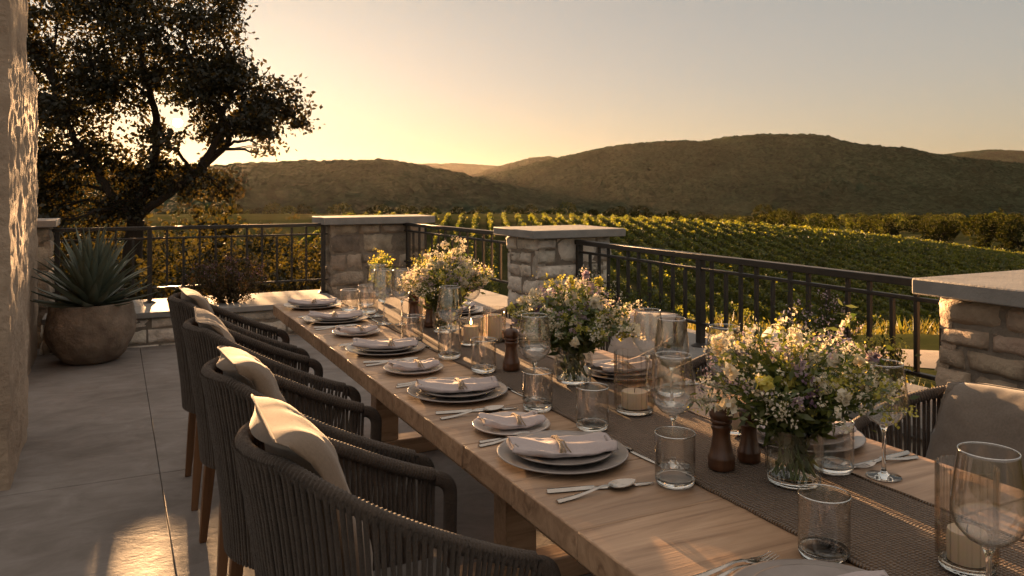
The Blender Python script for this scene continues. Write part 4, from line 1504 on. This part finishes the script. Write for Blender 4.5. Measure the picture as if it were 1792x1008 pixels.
def make_ribbed(r, h, candle_h, flame=True, nr=22):
    root = thing('candle_holder', 'x', 'candle holder')
    mb = MB()
    mod = lambda a, z: .05 * math.cos(a * nr)
    mb.lathe([(r * .9, .010), (r, .022), (r, h * .6), (r * 1.0, h - .002), (r * 1.0, h), (r * .965, h), (r * .96, h * .6), (r * .95, .024), (r * .86, .012)], nr * 6, mod=mod)
    mb.build('ribbed_wall', M['ribbed'], root, True, 0, 180)
    mb = MB()
    mb.lathe([(0, .0008), (r * .8, .0008), (r * .93, .004), (r * .94, .011), (r * .80, .0135), (r * .6, .012), (0, .0115)], 52, mod=lambda a, z: .02 * math.cos(a * nr) if z > .002 else 0)
    mb.build('base', M['base_glass'], root, True, 0, 180)
    mb = MB()
    rc = r * .66
    z0 = .0145
    mb.lathe([(0, z0), (rc, z0), (rc, z0 + candle_h - .004), (rc * .96, z0 + candle_h), (rc * .6, z0 + candle_h - .004), (0, z0 + candle_h - .005)], 32)
    cd = mb.build('candle', M['wax'], root, True, 0, 60)
    mb = MB(); mb.tube([(0, 0, z0 + candle_h - .006), (.0006, 0, z0 + candle_h + .004), (.002, 0, z0 + candle_h + .009)], .0011, 6)
    mb.build('wick', M['iron'], cd)
    if flame:
        mb = MB(); zf = z0 + candle_h + .004
        mb.lathe([(0, zf), (.003, zf + .003), (.0046, zf + .008), (.0036, zf + .015), (.0014, zf + .023), (0, zf + .028)], 14)
        mb.build('flame', M['flame'], cd, True, 0, 180)
    return root


GT, GW = 'clear tumblers', 'wine glasses'
for (t, s, lab) in [(1.098, 1.408, 'clear tumbler in front of the wine glass beside the closest pepper mill'), (1.138, 1.81, 'clear tumbler past the closest napkin, beside the runner'),
                    (1.105, 2.055, 'clear tumbler before the wine glass between the second and middle settings'), (1.152, 2.54, 'clear tumbler at the foot of the middle pepper mill'),
                    (1.13, 2.80, 'clear tumbler around the stem of the lone wine glass by the far bouquet'), (1.112, 3.17, 'clear tumbler beside the third house-side plate'),
                    (1.1136, 1.012, 'clear tumbler close up at the front of the table, on the runner edge'), (1.10, 4.12, 'tall clear tumbler beside the fourth house-side plate'),
                    (1.16, 3.98, 'clear tumbler just behind the pair of far wine glasses'), (1.22, 4.22, 'clear tumbler at the far end of the runner'),
                    (1.56, 2.02, 'clear tumbler on the railing side, next to two wine glasses'), (1.46, 1.30, 'clear tumbler on the railing side behind the tall single wine glass'), (1.50, 2.80, 'clear tumbler behind the middle bouquet')]:
    place('tumbler', make_tumbler, top(t, s, .0005 if t < 1.13 or t > 1.49 else .007), rnd.uniform(0, 6), lab, 'tumbler', GT)
for (t, s, lab) in [(1.155, 1.487, 'wine glass standing behind the tumbler next to the closest pepper mill'), (1.137, 2.135, 'wine glass standing behind a tumbler, in front of the middle bouquet'),
                    (1.165, 2.885, 'lone wine glass in front of the far bouquet'), (1.13, 3.62, 'front one of the far trio of wine glasses'), (1.17, 3.86, 'tallest-looking back one of the far trio of wine glasses'),
                    (1.205, 3.58, 'wine glass of the far trio beside the far bouquet'), (1.545, 1.235, 'wine glass on the railing side next to the big flowers'),
                    (1.149, .74, 'wine glass cropped by the bottom right corner'), (1.47, 1.90, 'wine glass before the white pillow'), (1.545, 1.76, 'wine glass at the edge of the big flowers, before the pink pillow'),
                    (1.53, 2.10, 'wine glass right against the white pillow on the railing side'), (1.47, 3.4, 'wine glass behind the far bouquet')]:
    place('wine', make_wine, top(t, s, .0005 if t < 1.13 or t > 1.49 else .0075), rnd.uniform(0, 6), lab, 'wine glass', GW)
GC = 'ribbed glass candle holders'
for i, (t, s, r, h, c, fl, lab) in enumerate([(1.330, 1.89, .056, .17, .045, False, 'wide ribbed glass with candle in the centre of the runner'), (1.30, 2.99, .047, .11, .062, True, 'short ribbed glass with glowing candle by the middle pepper mill'),
                                              (1.42, 3.02, .046, .14, .095, False, 'ribbed glass with pale candle beside the middle bouquet'), (1.455, 1.62, .042, .145, .06, False, 'ribbed glass behind the closest pepper mill'),
                                              (1.285, .865, .046, .175, .05, False, 'tall ribbed glass with candle close up at the picture edge'), (1.33, 3.72, .042, .13, .07, False, 'ribbed glass beyond the far pepper mills')]):
    o = make_ribbed(r, h, c, fl)
    o.location = top(t, s, .008); tag(o, lab, 'candle holder', GC)


def make_mill(h=.158, seed=0):
    root = thing('pepper_mill', 'x', 'pepper mill')
    k = h / .158
    mb = MB()
    mb.lathe([(0, 0), (.0285, 0), (.0300, .002), (.0305, .012), (.0295, .018), (.0305, .022), (.0300, .028), (.0265, .034), (.0235, .048), (.0205, .066), (.0195, .078), (.0205, .086), (.0235, .092), (.0240, .096), (.0215, .0985), (.0215, .1012), (0, .1012)], 36)
    b = mb.build('body', M['walnut'], root, True, 0, 50)
    mb = MB()
    mb.lathe([(0, .1022), (.0205, .1022), (.0235, .105), (.0245, .109), (.0225, .112), (.0265, .117), (.0275, .124), (.0255, .133), (.0195, .141), (.010, .1455), (.0045, .1468)], 36)
    hd = mb.build('head', M['walnut'], root, True, 0, 50)
    mb = MB()
    mb.lathe([(.003, .1465), (.0042, .149), (.0030, .1505), (.0050, .154), (.0042, .1575), (0, .159)], 16)
    mb.build('finial', M['walnut'], hd, True, 0, 50)
    return root


GM = 'wooden pepper and salt mills'
mills = [(1.243, 1.425, 1.0, 'dark turned wooden pepper mill closest to the camera'), (1.335, 1.435, .88, 'shorter wooden mill just behind the closest pepper mill'), (1.250, 2.52, 1.0, 'dark pepper mill left of the middle bouquet'),
         (1.27, 3.60, 1.05, 'dark pepper mill in front of the far bouquet'), (1.30, 3.46, .95, 'second mill close under the far bouquet')]
for i, (t, s, k, lab) in enumerate(mills):
    o = place('mill', make_mill, top(t, s, .008), rnd.uniform(0, 6), lab, 'pepper mill', GM)
    o.scale = (k, k, k)


# ---- bouquets
def make_vase(r, h, label):
    root = thing('glass_vase', label, 'vase', group='glass flower vases')
    mb = MB()
    mb.lathe([(r * .92, .014), (r, .03), (r * 1.02, h * .5), (r * .98, h - .003), (r * .985, h), (r * .955, h), (r * .955, h * .5), (r * .94, .032), (r * .88, .0155)], 48)
    mb.build('wall', M['vase'], root, True, 0, 180)
    mb = MB(); mb.lathe([(0, .0008), (r * .8, .0008), (r * .93, .005), (r * .93, .0145), (r * .8, .0135), (0, .012)], 48)
    mb.build('base', M['base_glass'], root, True, 0, 180)
    return root


def bouquet(label, loc, vr, vh, rad, height, seed, nst, white=.4, lilac=.3, plum=.1, yellow=.2, petal=.011, stretch=(1, 1)):
    """stems rise from the vase and fan out into leaves, sprigs and blossom heads"""
    g = np.random.default_rng(seed); rr = random.Random(seed)
    root = thing('flower_bouquet', label, 'flowers', loc, TH, 'bouquets on the table')
    st = MB()
    leafP, leafD, leafS = [], [], []
    pet = {0: [], 1: [], 2: [], 3: []}
    kinds = [0] * int(white * 100) + [1] * int(lilac * 100) + [2] * int(plum * 100) + [3] * int(yellow * 100)
    for i in range(nst):
        a = rr.uniform(0, 2 * math.pi); q = math.sqrt(rr.uniform(.0, 1))
        lob = .72 + .30 * math.sin(a * 2 + seed) + .22 * math.sin(a * 5 + seed * 2.3)
        el = height * (1.0 - .34 * q ** 1.6) * rr.uniform(.70, 1.06)
        q = q * (.62 + .5 * lob)
        if rr.random() < .09: el *= 1.18
        ex, ey = math.cos(a) * q * rad * stretch[0], math.sin(a) * q * rad * stretch[1]
        b = Vector((rr.uniform(-.8, .8) * vr - ex * .1, rr.uniform(-.8, .8) * vr - ey * .1, .018))
        if math.hypot(b.x, b.y) > vr * .7:
            b.x *= vr * .7 / math.hypot(b.x, b.y); b.y *= vr * .7 / math.hypot(b.x, b.y)
        nk = Vector((math.cos(a) * q * vr * .75, math.sin(a) * q * vr * .75, vh))
        e = Vector((ex, ey, el))
        mid = nk.lerp(e, .5) + Vector((-ex * .08, -ey * .08, .02))
        pts = [b, nk, mid, e]
        b0 = [b, b.lerp(nk, .5)] if i % 4 == 0 else [nk - (nk - b) * .12, nk - (nk - b) * .06]
        st.tube(b0 + [nk, nk.lerp(mid, .5), mid, mid.lerp(e, .5), e], [.0017, .0017, .0016, .0014, .0012, .0010, .0006], 5, cap=False)
        dr = (e - mid).normalized()
        # leaves along the stem
        for k in range(rr.randint(20, 30)):
            u = rr.uniform(0, 1) ** 1.25
            p = nk.lerp(mid, u * 2) if u < .5 else mid.lerp(e, u * 2 - 1)
            low = (1 - u)
            off = g.normal(size=3) * .016
            leafP.append(np.array(p) + off); leafD.append(np.array(dr) * .5 + g.normal(size=3) * .6 + np.array([math.cos(a), math.sin(a), -.15]) * .5); leafS.append(.020 + .026 * low * rr.random() + .008 * rr.random())
        k0 = rr.choice(kinds)
        habit = rr.random()
        head = np.array(e)
        if habit < .42:      # spike of small florets
            ln = rr.uniform(.04, .085)
            for k in range(rr.randint(26, 46)):
                u = rr.random()
                pet[k0].append((head - np.array(dr) * ln * u + g.normal(size=3) * .0055 * (.4 + u), petal * (.55 + .5 * u)))
        elif habit < .78:    # loose umbel on side sprigs
            for k in range(rr.randint(5, 9)):
                tip = head + g.normal(size=3) * np.array([.022, .022, .016])
                st.tube([Vector(head - np.array(dr) * .03), Vector(tip)], [.0006, .0004], 4, cap=False)
                for z in range(rr.randint(6, 11)):
                    pet[k0].append((tip + g.normal(size=3) * .0058, petal * .62))
        else:                # full blossom
            cr = rr.uniform(.012, .022)
            for k in range(rr.randint(26, 40)):
                d = g.normal(size=3); d /= np.linalg.norm(d)
                pet[k0].append((head + d * cr * rr.uniform(.4, 1), petal * 1.35))
        if rr.random() < .35:  # fine filler tips
            for k in range(10):
                pet[3 if rr.random() < .6 else 0].append((head + np.array(dr) * rr.uniform(-.02, .04) + g.normal(size=3) * .012, petal * .4))
    for k in range(int(60 * vr / .06)):          # leaves inside the glass
        a = rr.uniform(0, 6.283); q = vr * .8 * math.sqrt(rr.random())
        leafP.append(np.array([math.cos(a) * q, math.sin(a) * q, rr.uniform(.03, vh * 1.05)])); leafD.append(np.array([0, 0, 1.0]) + g.normal(size=3) * .5); leafS.append(rr.uniform(.025, .045))
    st.build('stems', M['stem'], root, True, 0, 180)
    V, F = leaf_quads(np.array(leafP), np.array(leafS), np.array(leafS) * .42, 0, seed, np.array(leafD))
    np_mesh('leaves', V, F, M['bqleaf'], root)
    parts = []
    for k in range(4):
        if pet[k]:
            P = np.array([p for p, s in pet[k]]); S = np.array([s for p, s in pet[k]])
            V, F = leaf_quads(P, S * 1.25, S, .2, seed + 9 + k); parts.append((V, F, k))
    V, F, Mi = merge(parts)
    np_mesh('blossoms', V, F, [M['petal_white'], M['petal_lilac'], M['petal_plum'], M['petal_yellow']], root, Mi)


for (t, s, vr, vh, lab, blab, rad, hgt, seed, nst, mix) in [
        (1.324, 1.285, .060, .125, 'clear glass vase of the big lilac and white bouquet', 'big bouquet of white and lilac flowers between the pepper mill and the cropped pillar', .205, .345, 41, 135, (.62, .11, .03, .24)),
        (1.355, 2.27, .062, .125, 'clear glass vase standing in the middle of the table', 'middle bouquet of white flowers and green sprigs behind a wine glass', .21, .335, 42, 135, (.58, .14, .03, .25)),
        (1.31, 3.30, .055, .12, 'clear glass vase under the far white bouquet', 'far bouquet of fine white flowers in front of the corner railing', .215, .375, 43, 150, (.74, .12, .0, .14))]:
    v = make_vase(vr, vh, lab); v.location = top(t, s, .008)
    bouquet(blab, top(t, s, .008), vr, vh, rad, hgt, seed, nst, *mix)
v = make_vase(.022, .11, 'slim glass bottle with a yellow sprig at the far end of the table'); v.location = top(1.34, 4.33, .008)
bouquet('small sprig of yellow-green buds at the far end of the table', top(1.34, 4.33, .008), .022, .11, .05, .29, 44, 16, .15, .05, 0, .8)


# ------------------------------------------------------------------ planters and plants
def stone_pot():
    root = thing('stone_pot', 'big round weathered stone pot standing by the low wall', 'plant pot', W(-.165, 7.27, 0), 0)
    mb = MB()
    prof = [(0, 0), (.17, 0), (.215, .012), (.275, .07), (.325, .145), (.352, .225), (.358, .30), (.348, .38), (.330, .445), (.322, .468), (.312, .474), (.298, .468), (.294, .44), (.300, .40), (0, .40)]
    prof = [(r * .91, z) for r, z in prof]
    vs_b = len(mb.v)
    # smooth subdivided profile
    fine = []
    for i in range(len(prof) - 1):
        for k in range(4):
            u = k / 4
            fine.append((prof[i][0] * (1 - u) + prof[i + 1][0] * u, prof[i][1] * (1 - u) + prof[i + 1][1] * u))
    fine.append(prof[-1])
    mb.lathe(fine, 96)
    mb.v = [tuple(Vector(p) + Vector((p[0], p[1], 0)).normalized() * (.012 * mnoise.fractal(Vector(p) * 9, .8, 2.1, 4) + .008 * mnoise.noise(Vector(p) * 4))) if math.hypot(p[0], p[1]) > .15 else p for p in mb.v]
    mb.build('pot_wall', M['pot'], root, True, 0, 180)
    mb = MB(); mb.lathe([(0, .415), (.18, .412), (.268, .405)], 40); mb.build('soil', M['soil'], root)
    return root
stone_pot()


def agave():
    root = thing('agave', 'spiky blue-green agave growing in the round stone pot', 'agave', W(-.165, 7.27, .41), 0)
    rr = random.Random(12)
    n = 84
    mb = MB()
    for i in range(n):
        f = i / (n - 1)              # 0 inner, 1 outer
        a = i * 2.39996 + rr.uniform(-.15, .15)
        tilt = R(6 + 78 * f ** 1.15) + rr.uniform(-.06, .06)
        L = (.62 - .19 * f) * rr.uniform(.88, 1.08)
        wd = .029 + .012 * f
        dirh = Vector((math.cos(a), math.sin(a), 0)); side = Vector((-math.sin(a), math.cos(a), 0))
        base = dirh * (.02 + .05 * f) + Vector((0, 0, .03 + .05 * (1 - f)))
        vs, fs = [], []
        m = 12
        p = base.copy(); ang = tilt
        for k in range(m + 1):
            u = k / m
            w = wd * (.75 + .9 * u * (1 - u) * 1.3) * (1 - u ** 2.4) + .0008
            ang_k = tilt + (.25 * u - .1) * (1 if f < .7 else -.6) * (1 + f)
            d = dirh * math.sin(ang_k) + Vector((0, 0, math.cos(ang_k)))
            if k: p = p + d * (L / m)
            nrm = (Vector((0, 0, 1)) * math.sin(ang_k) - dirh * math.cos(ang_k))
            cup = w * .38
            th = .010 * (1 - u) + .0012
            vs += [p - side * w + nrm * cup, p + nrm * 0.0, p + side * w + nrm * cup, p + side * w * .5 - nrm * (th - cup * .3), p - nrm * th, p - side * w * .5 - nrm * (th - cup * .3)]
        for k in range(m):
            for j in range(6):
                fs.append((k * 6 + j, k * 6 + (j + 1) % 6, (k + 1) * 6 + (j + 1) % 6, (k + 1) * 6 + j))
        fs.append(tuple(m * 6 + j for j in range(6)))
        mb2 = mb; mb2.add(vs, fs)
    mb.build('rosette', M['agave'], root, True, 0, 70)
agave()


def shrub(name, label, cat, t, s, z, rx, ry, h, seed, mat, n, leaf, petals=None, group=None, rz=TH):
    g = np.random.default_rng(seed); rr = random.Random(seed)
    root = thing(name, label, cat, W(t, s, z), rz, group)
    mb = MB(); P, D = [], []; Q = []
    for i in range(46):
        a = rr.uniform(0, 6.283); q = math.sqrt(rr.random())
        e = Vector((math.cos(a) * q * rx, math.sin(a) * q * ry, h * (1 - .45 * q * q) * rr.uniform(.72, 1.06)))
        b = Vector((e.x * .25, e.y * .25, 0))
        mid = b.lerp(e, .5) + Vector((e.x * .12, e.y * .12, 0))
        mb.tube([b, mid, e], [.004, .003, .0012], 5, cap=False)
        m = n // 46
        u = g.uniform(.12, 1.0, m)
        bb, mm, ee = np.array(b), np.array(mid), np.array(e)
        pts = bb * ((1 - u) ** 2)[:, None] + mm * (2 * u * (1 - u))[:, None] + ee * (u ** 2)[:, None]
        P.append(pts + g.normal(size=(m, 3)) * .030)
        if petals:
            k = rr.randint(6, 14)
            Q.append(ee + g.normal(size=(k, 3)) * .016)
    mb.build('stems', M['bark'], root, True, 0, 180)
    P = np.concatenate(P); P[:, 2] = np.maximum(P[:, 2], .01)
    V, F = leaf_quads(P, leaf, leaf * .5, .15, seed)
    np_mesh('leaves', V, F, mat, root)
    if petals:
        V, F = leaf_quads(np.concatenate(Q), .014, .011, .1, seed + 1)
        np_mesh('blossoms', V, F, petals, root)


shrub('red_shrub', 'rounded dark shrub with reddish tips on the low wall before the back railing', 'shrub', .97, 8.0, .305, .42, .24, .46, 61, M['redshrub'], 5200, .028, M['petal_plum'])
GS = 'shrubs along the side railing'
shrub('flowering_shrub', 'green shrub with lilac flowers on the low wall behind the pink pillow', 'shrub', 3.02, 2.80, .45, .30, .12, .42, 62, M['shrub'], 3400, .026, M['petal_lilac'], GS)
shrub('flowering_shrub', 'small dark green shrub on the low wall past the white pillow', 'shrub', 3.0, 4.12, .45, .26, .12, .30, 63, M['shrub'], 2600, .026, None, GS)
shrub('flowering_shrub', 'wispy green plant on the low wall next to the cropped pillar', 'shrub', 3.0, 2.42, .45, .16, .10, .30, 64, M['shrub'], 900, .026, M['petal_yellow'], GS)
shrub('flowering_shrub', 'flowering shrub at the foot of the pale pillar, behind the middle bouquet', 'shrub', 2.98, 4.75, .45, .25, .12, .36, 65, M['shrub'], 2200, .026, M['petal_white'], GS)


# ------------------------------------------------------------------ haze, sun, sky, camera
def haze():
    mb = MB(); mb.box(-11000, 11000, -1200, 8000, -64, 195)
    o = mb.build('haze', None or HZ, None, False)
    tag(o, 'thin warm evening haze over the valley', 'haze', kind='stuff')


HZ, nt, out = new_mat('evening_haze')
pv = nt.nodes.new('ShaderNodeVolumePrincipled')
pv.inputs['Color'].default_value = (.92, .83, .73, 1)
pv.inputs['Density'].default_value = .0000088
pv.inputs['Anisotropy'].default_value = .6
nt.links.new(pv.outputs[0], out.inputs['Volume'])
haze()

# the sun's disc, far outside the haze
mb = MB()
D = 14500.0
mb.lathe([(max(1e-3, math.sin(a)) * 70, -math.cos(a) * 70) for a in np.linspace(0, math.pi, 17)], 32)
sm, nt, out = new_mat('sun_disc')          # a ball of glowing gas: gives light and lets light through
e = N(nt, 'ShaderNodeEmission', Strength=260); e.inputs[0].default_value = (1, .78, .42, 1)
tr = N(nt, 'ShaderNodeBsdfTransparent'); ad = nt.nodes.new('ShaderNodeAddShader')
nt.links.new(e.outputs[0], ad.inputs[0]); nt.links.new(tr.outputs[0], ad.inputs[1]); nt.links.new(ad.outputs[0], out.inputs[0])
so = mb.build('sun', sm, None, True, 0, 180)
so.location = SUN * D + Vector((0, 0, CAMZ))
tag(so, kind='structure')

sl = bpy.data.lights.new('sunlight', 'SUN'); sl.energy = 5.0; sl.angle = R(.5); sl.color = (1, .56, .25)
slo = bpy.data.objects.new('sunlight', sl); COL.objects.link(slo)
slo.rotation_euler = (-SUN).to_track_quat('-Z', 'Y').to_euler()

ZENITH_FILL = 1.25  # strength of the fill light added to the unseen upper sky
w = bpy.data.worlds.new('World'); sc.world = w; w.use_nodes = True
nt = w.node_tree; nt.nodes.clear()
wo = nt.nodes.new('ShaderNodeOutputWorld'); bg = nt.nodes.new('ShaderNodeBackground')
sky = nt.nodes.new('ShaderNodeTexSky'); sky.sky_type = 'NISHITA'; sky.sun_disc = False
sky.sun_elevation = math.asin(SUN.z); sky.sun_rotation = math.atan2(SUN.x, SUN.y)
sky.air_density = 1.0; sky.dust_density = 1.6; sky.ozone_density = 1.0; sky.altitude = 200
bg.inputs['Strength'].default_value = .052
gm = nt.nodes.new('ShaderNodeGamma'); gm.inputs['Gamma'].default_value = .30
hs = nt.nodes.new('ShaderNodeHueSaturation'); hs.inputs['Saturation'].default_value = .66; hs.inputs['Value'].default_value = 1.0
nt.links.new(sky.outputs[0], gm.inputs[0]); nt.links.new(gm.outputs[0], hs.inputs['Color']); tn = nt.nodes.new('ShaderNodeMix'); tn.data_type = 'RGBA'; tn.blend_type = 'MULTIPLY'; tn.inputs[0].default_value = 1; 
nt.links.new(hs.outputs[0], tn.inputs[6]); # yellow band low on the horizon, greyer above
tc2 = nt.nodes.new('ShaderNodeTexCoord'); sp2 = nt.nodes.new('ShaderNodeSeparateXYZ'); nt.links.new(tc2.outputs['Generated'], sp2.inputs[0])
rp2 = ramp(nt, [(0, (1.0, .85, .62)), (.055, (1.0, .875, .70)), (.13, (.96, .885, .81)), (.24, (.88, .84, .79))])
rp2.color_ramp.interpolation = 'B_SPLINE'
nt.links.new(sp2.outputs['Z'], rp2.inputs[0]); nt.links.new(rp2.outputs[0], tn.inputs[7])
# fill glow added to the sky overhead, out of view, to brighten the terrace
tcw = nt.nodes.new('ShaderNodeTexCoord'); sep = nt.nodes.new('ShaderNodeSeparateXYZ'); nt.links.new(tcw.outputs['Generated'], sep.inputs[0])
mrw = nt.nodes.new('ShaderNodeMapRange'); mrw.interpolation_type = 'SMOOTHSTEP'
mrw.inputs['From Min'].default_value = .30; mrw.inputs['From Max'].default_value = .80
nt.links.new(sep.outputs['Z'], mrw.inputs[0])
zenith_fill = nt.nodes.new('ShaderNodeMix'); zenith_fill.data_type = 'RGBA'; zenith_fill.blend_type = 'ADD'; zenith_fill.clamp_result = False
zenith_fill.inputs[7].default_value = (ZENITH_FILL * 1.0, ZENITH_FILL * .77, ZENITH_FILL * .58, 1)
nt.links.new(mrw.outputs[0], zenith_fill.inputs[0]); nt.links.new(tn.outputs[2], zenith_fill.inputs[6])
nt.links.new(zenith_fill.outputs[2], bg.inputs['Color']); nt.links.new(bg.outputs[0], wo.inputs['Surface'])

cam = bpy.data.cameras.new('camera'); co = bpy.data.objects.new('camera', cam); COL.objects.link(co)
cam.sensor_width = 36; cam.lens = 1400 / 1792 * 36
cam.shift_y = -177 / 1792
cam.clip_start = .02; cam.clip_end = 30000
co.location = (0, 0, CAMZ); co.rotation_euler = (math.pi / 2, 0, 0)
sc.camera = co
sc.view_settings.view_transform = 'Standard'; sc.view_settings.look = 'None'
sc.view_settings.exposure = 2.85; sc.view_settings.gamma = 1
sc.cycles.use_denoising = True
try:
    sc.cycles.denoiser = 'OPENIMAGEDENOISE'
except Exception:
    pass
sc.cycles.max_bounces = 10; sc.cycles.transparent_max_bounces = 28; sc.cycles.transmission_bounces = 10
sc.cycles.volume_bounces = 1
sc.cycles.caustics_reflective = False; sc.cycles.caustics_refractive = False
sc.cycles.sample_clamp_indirect = 4
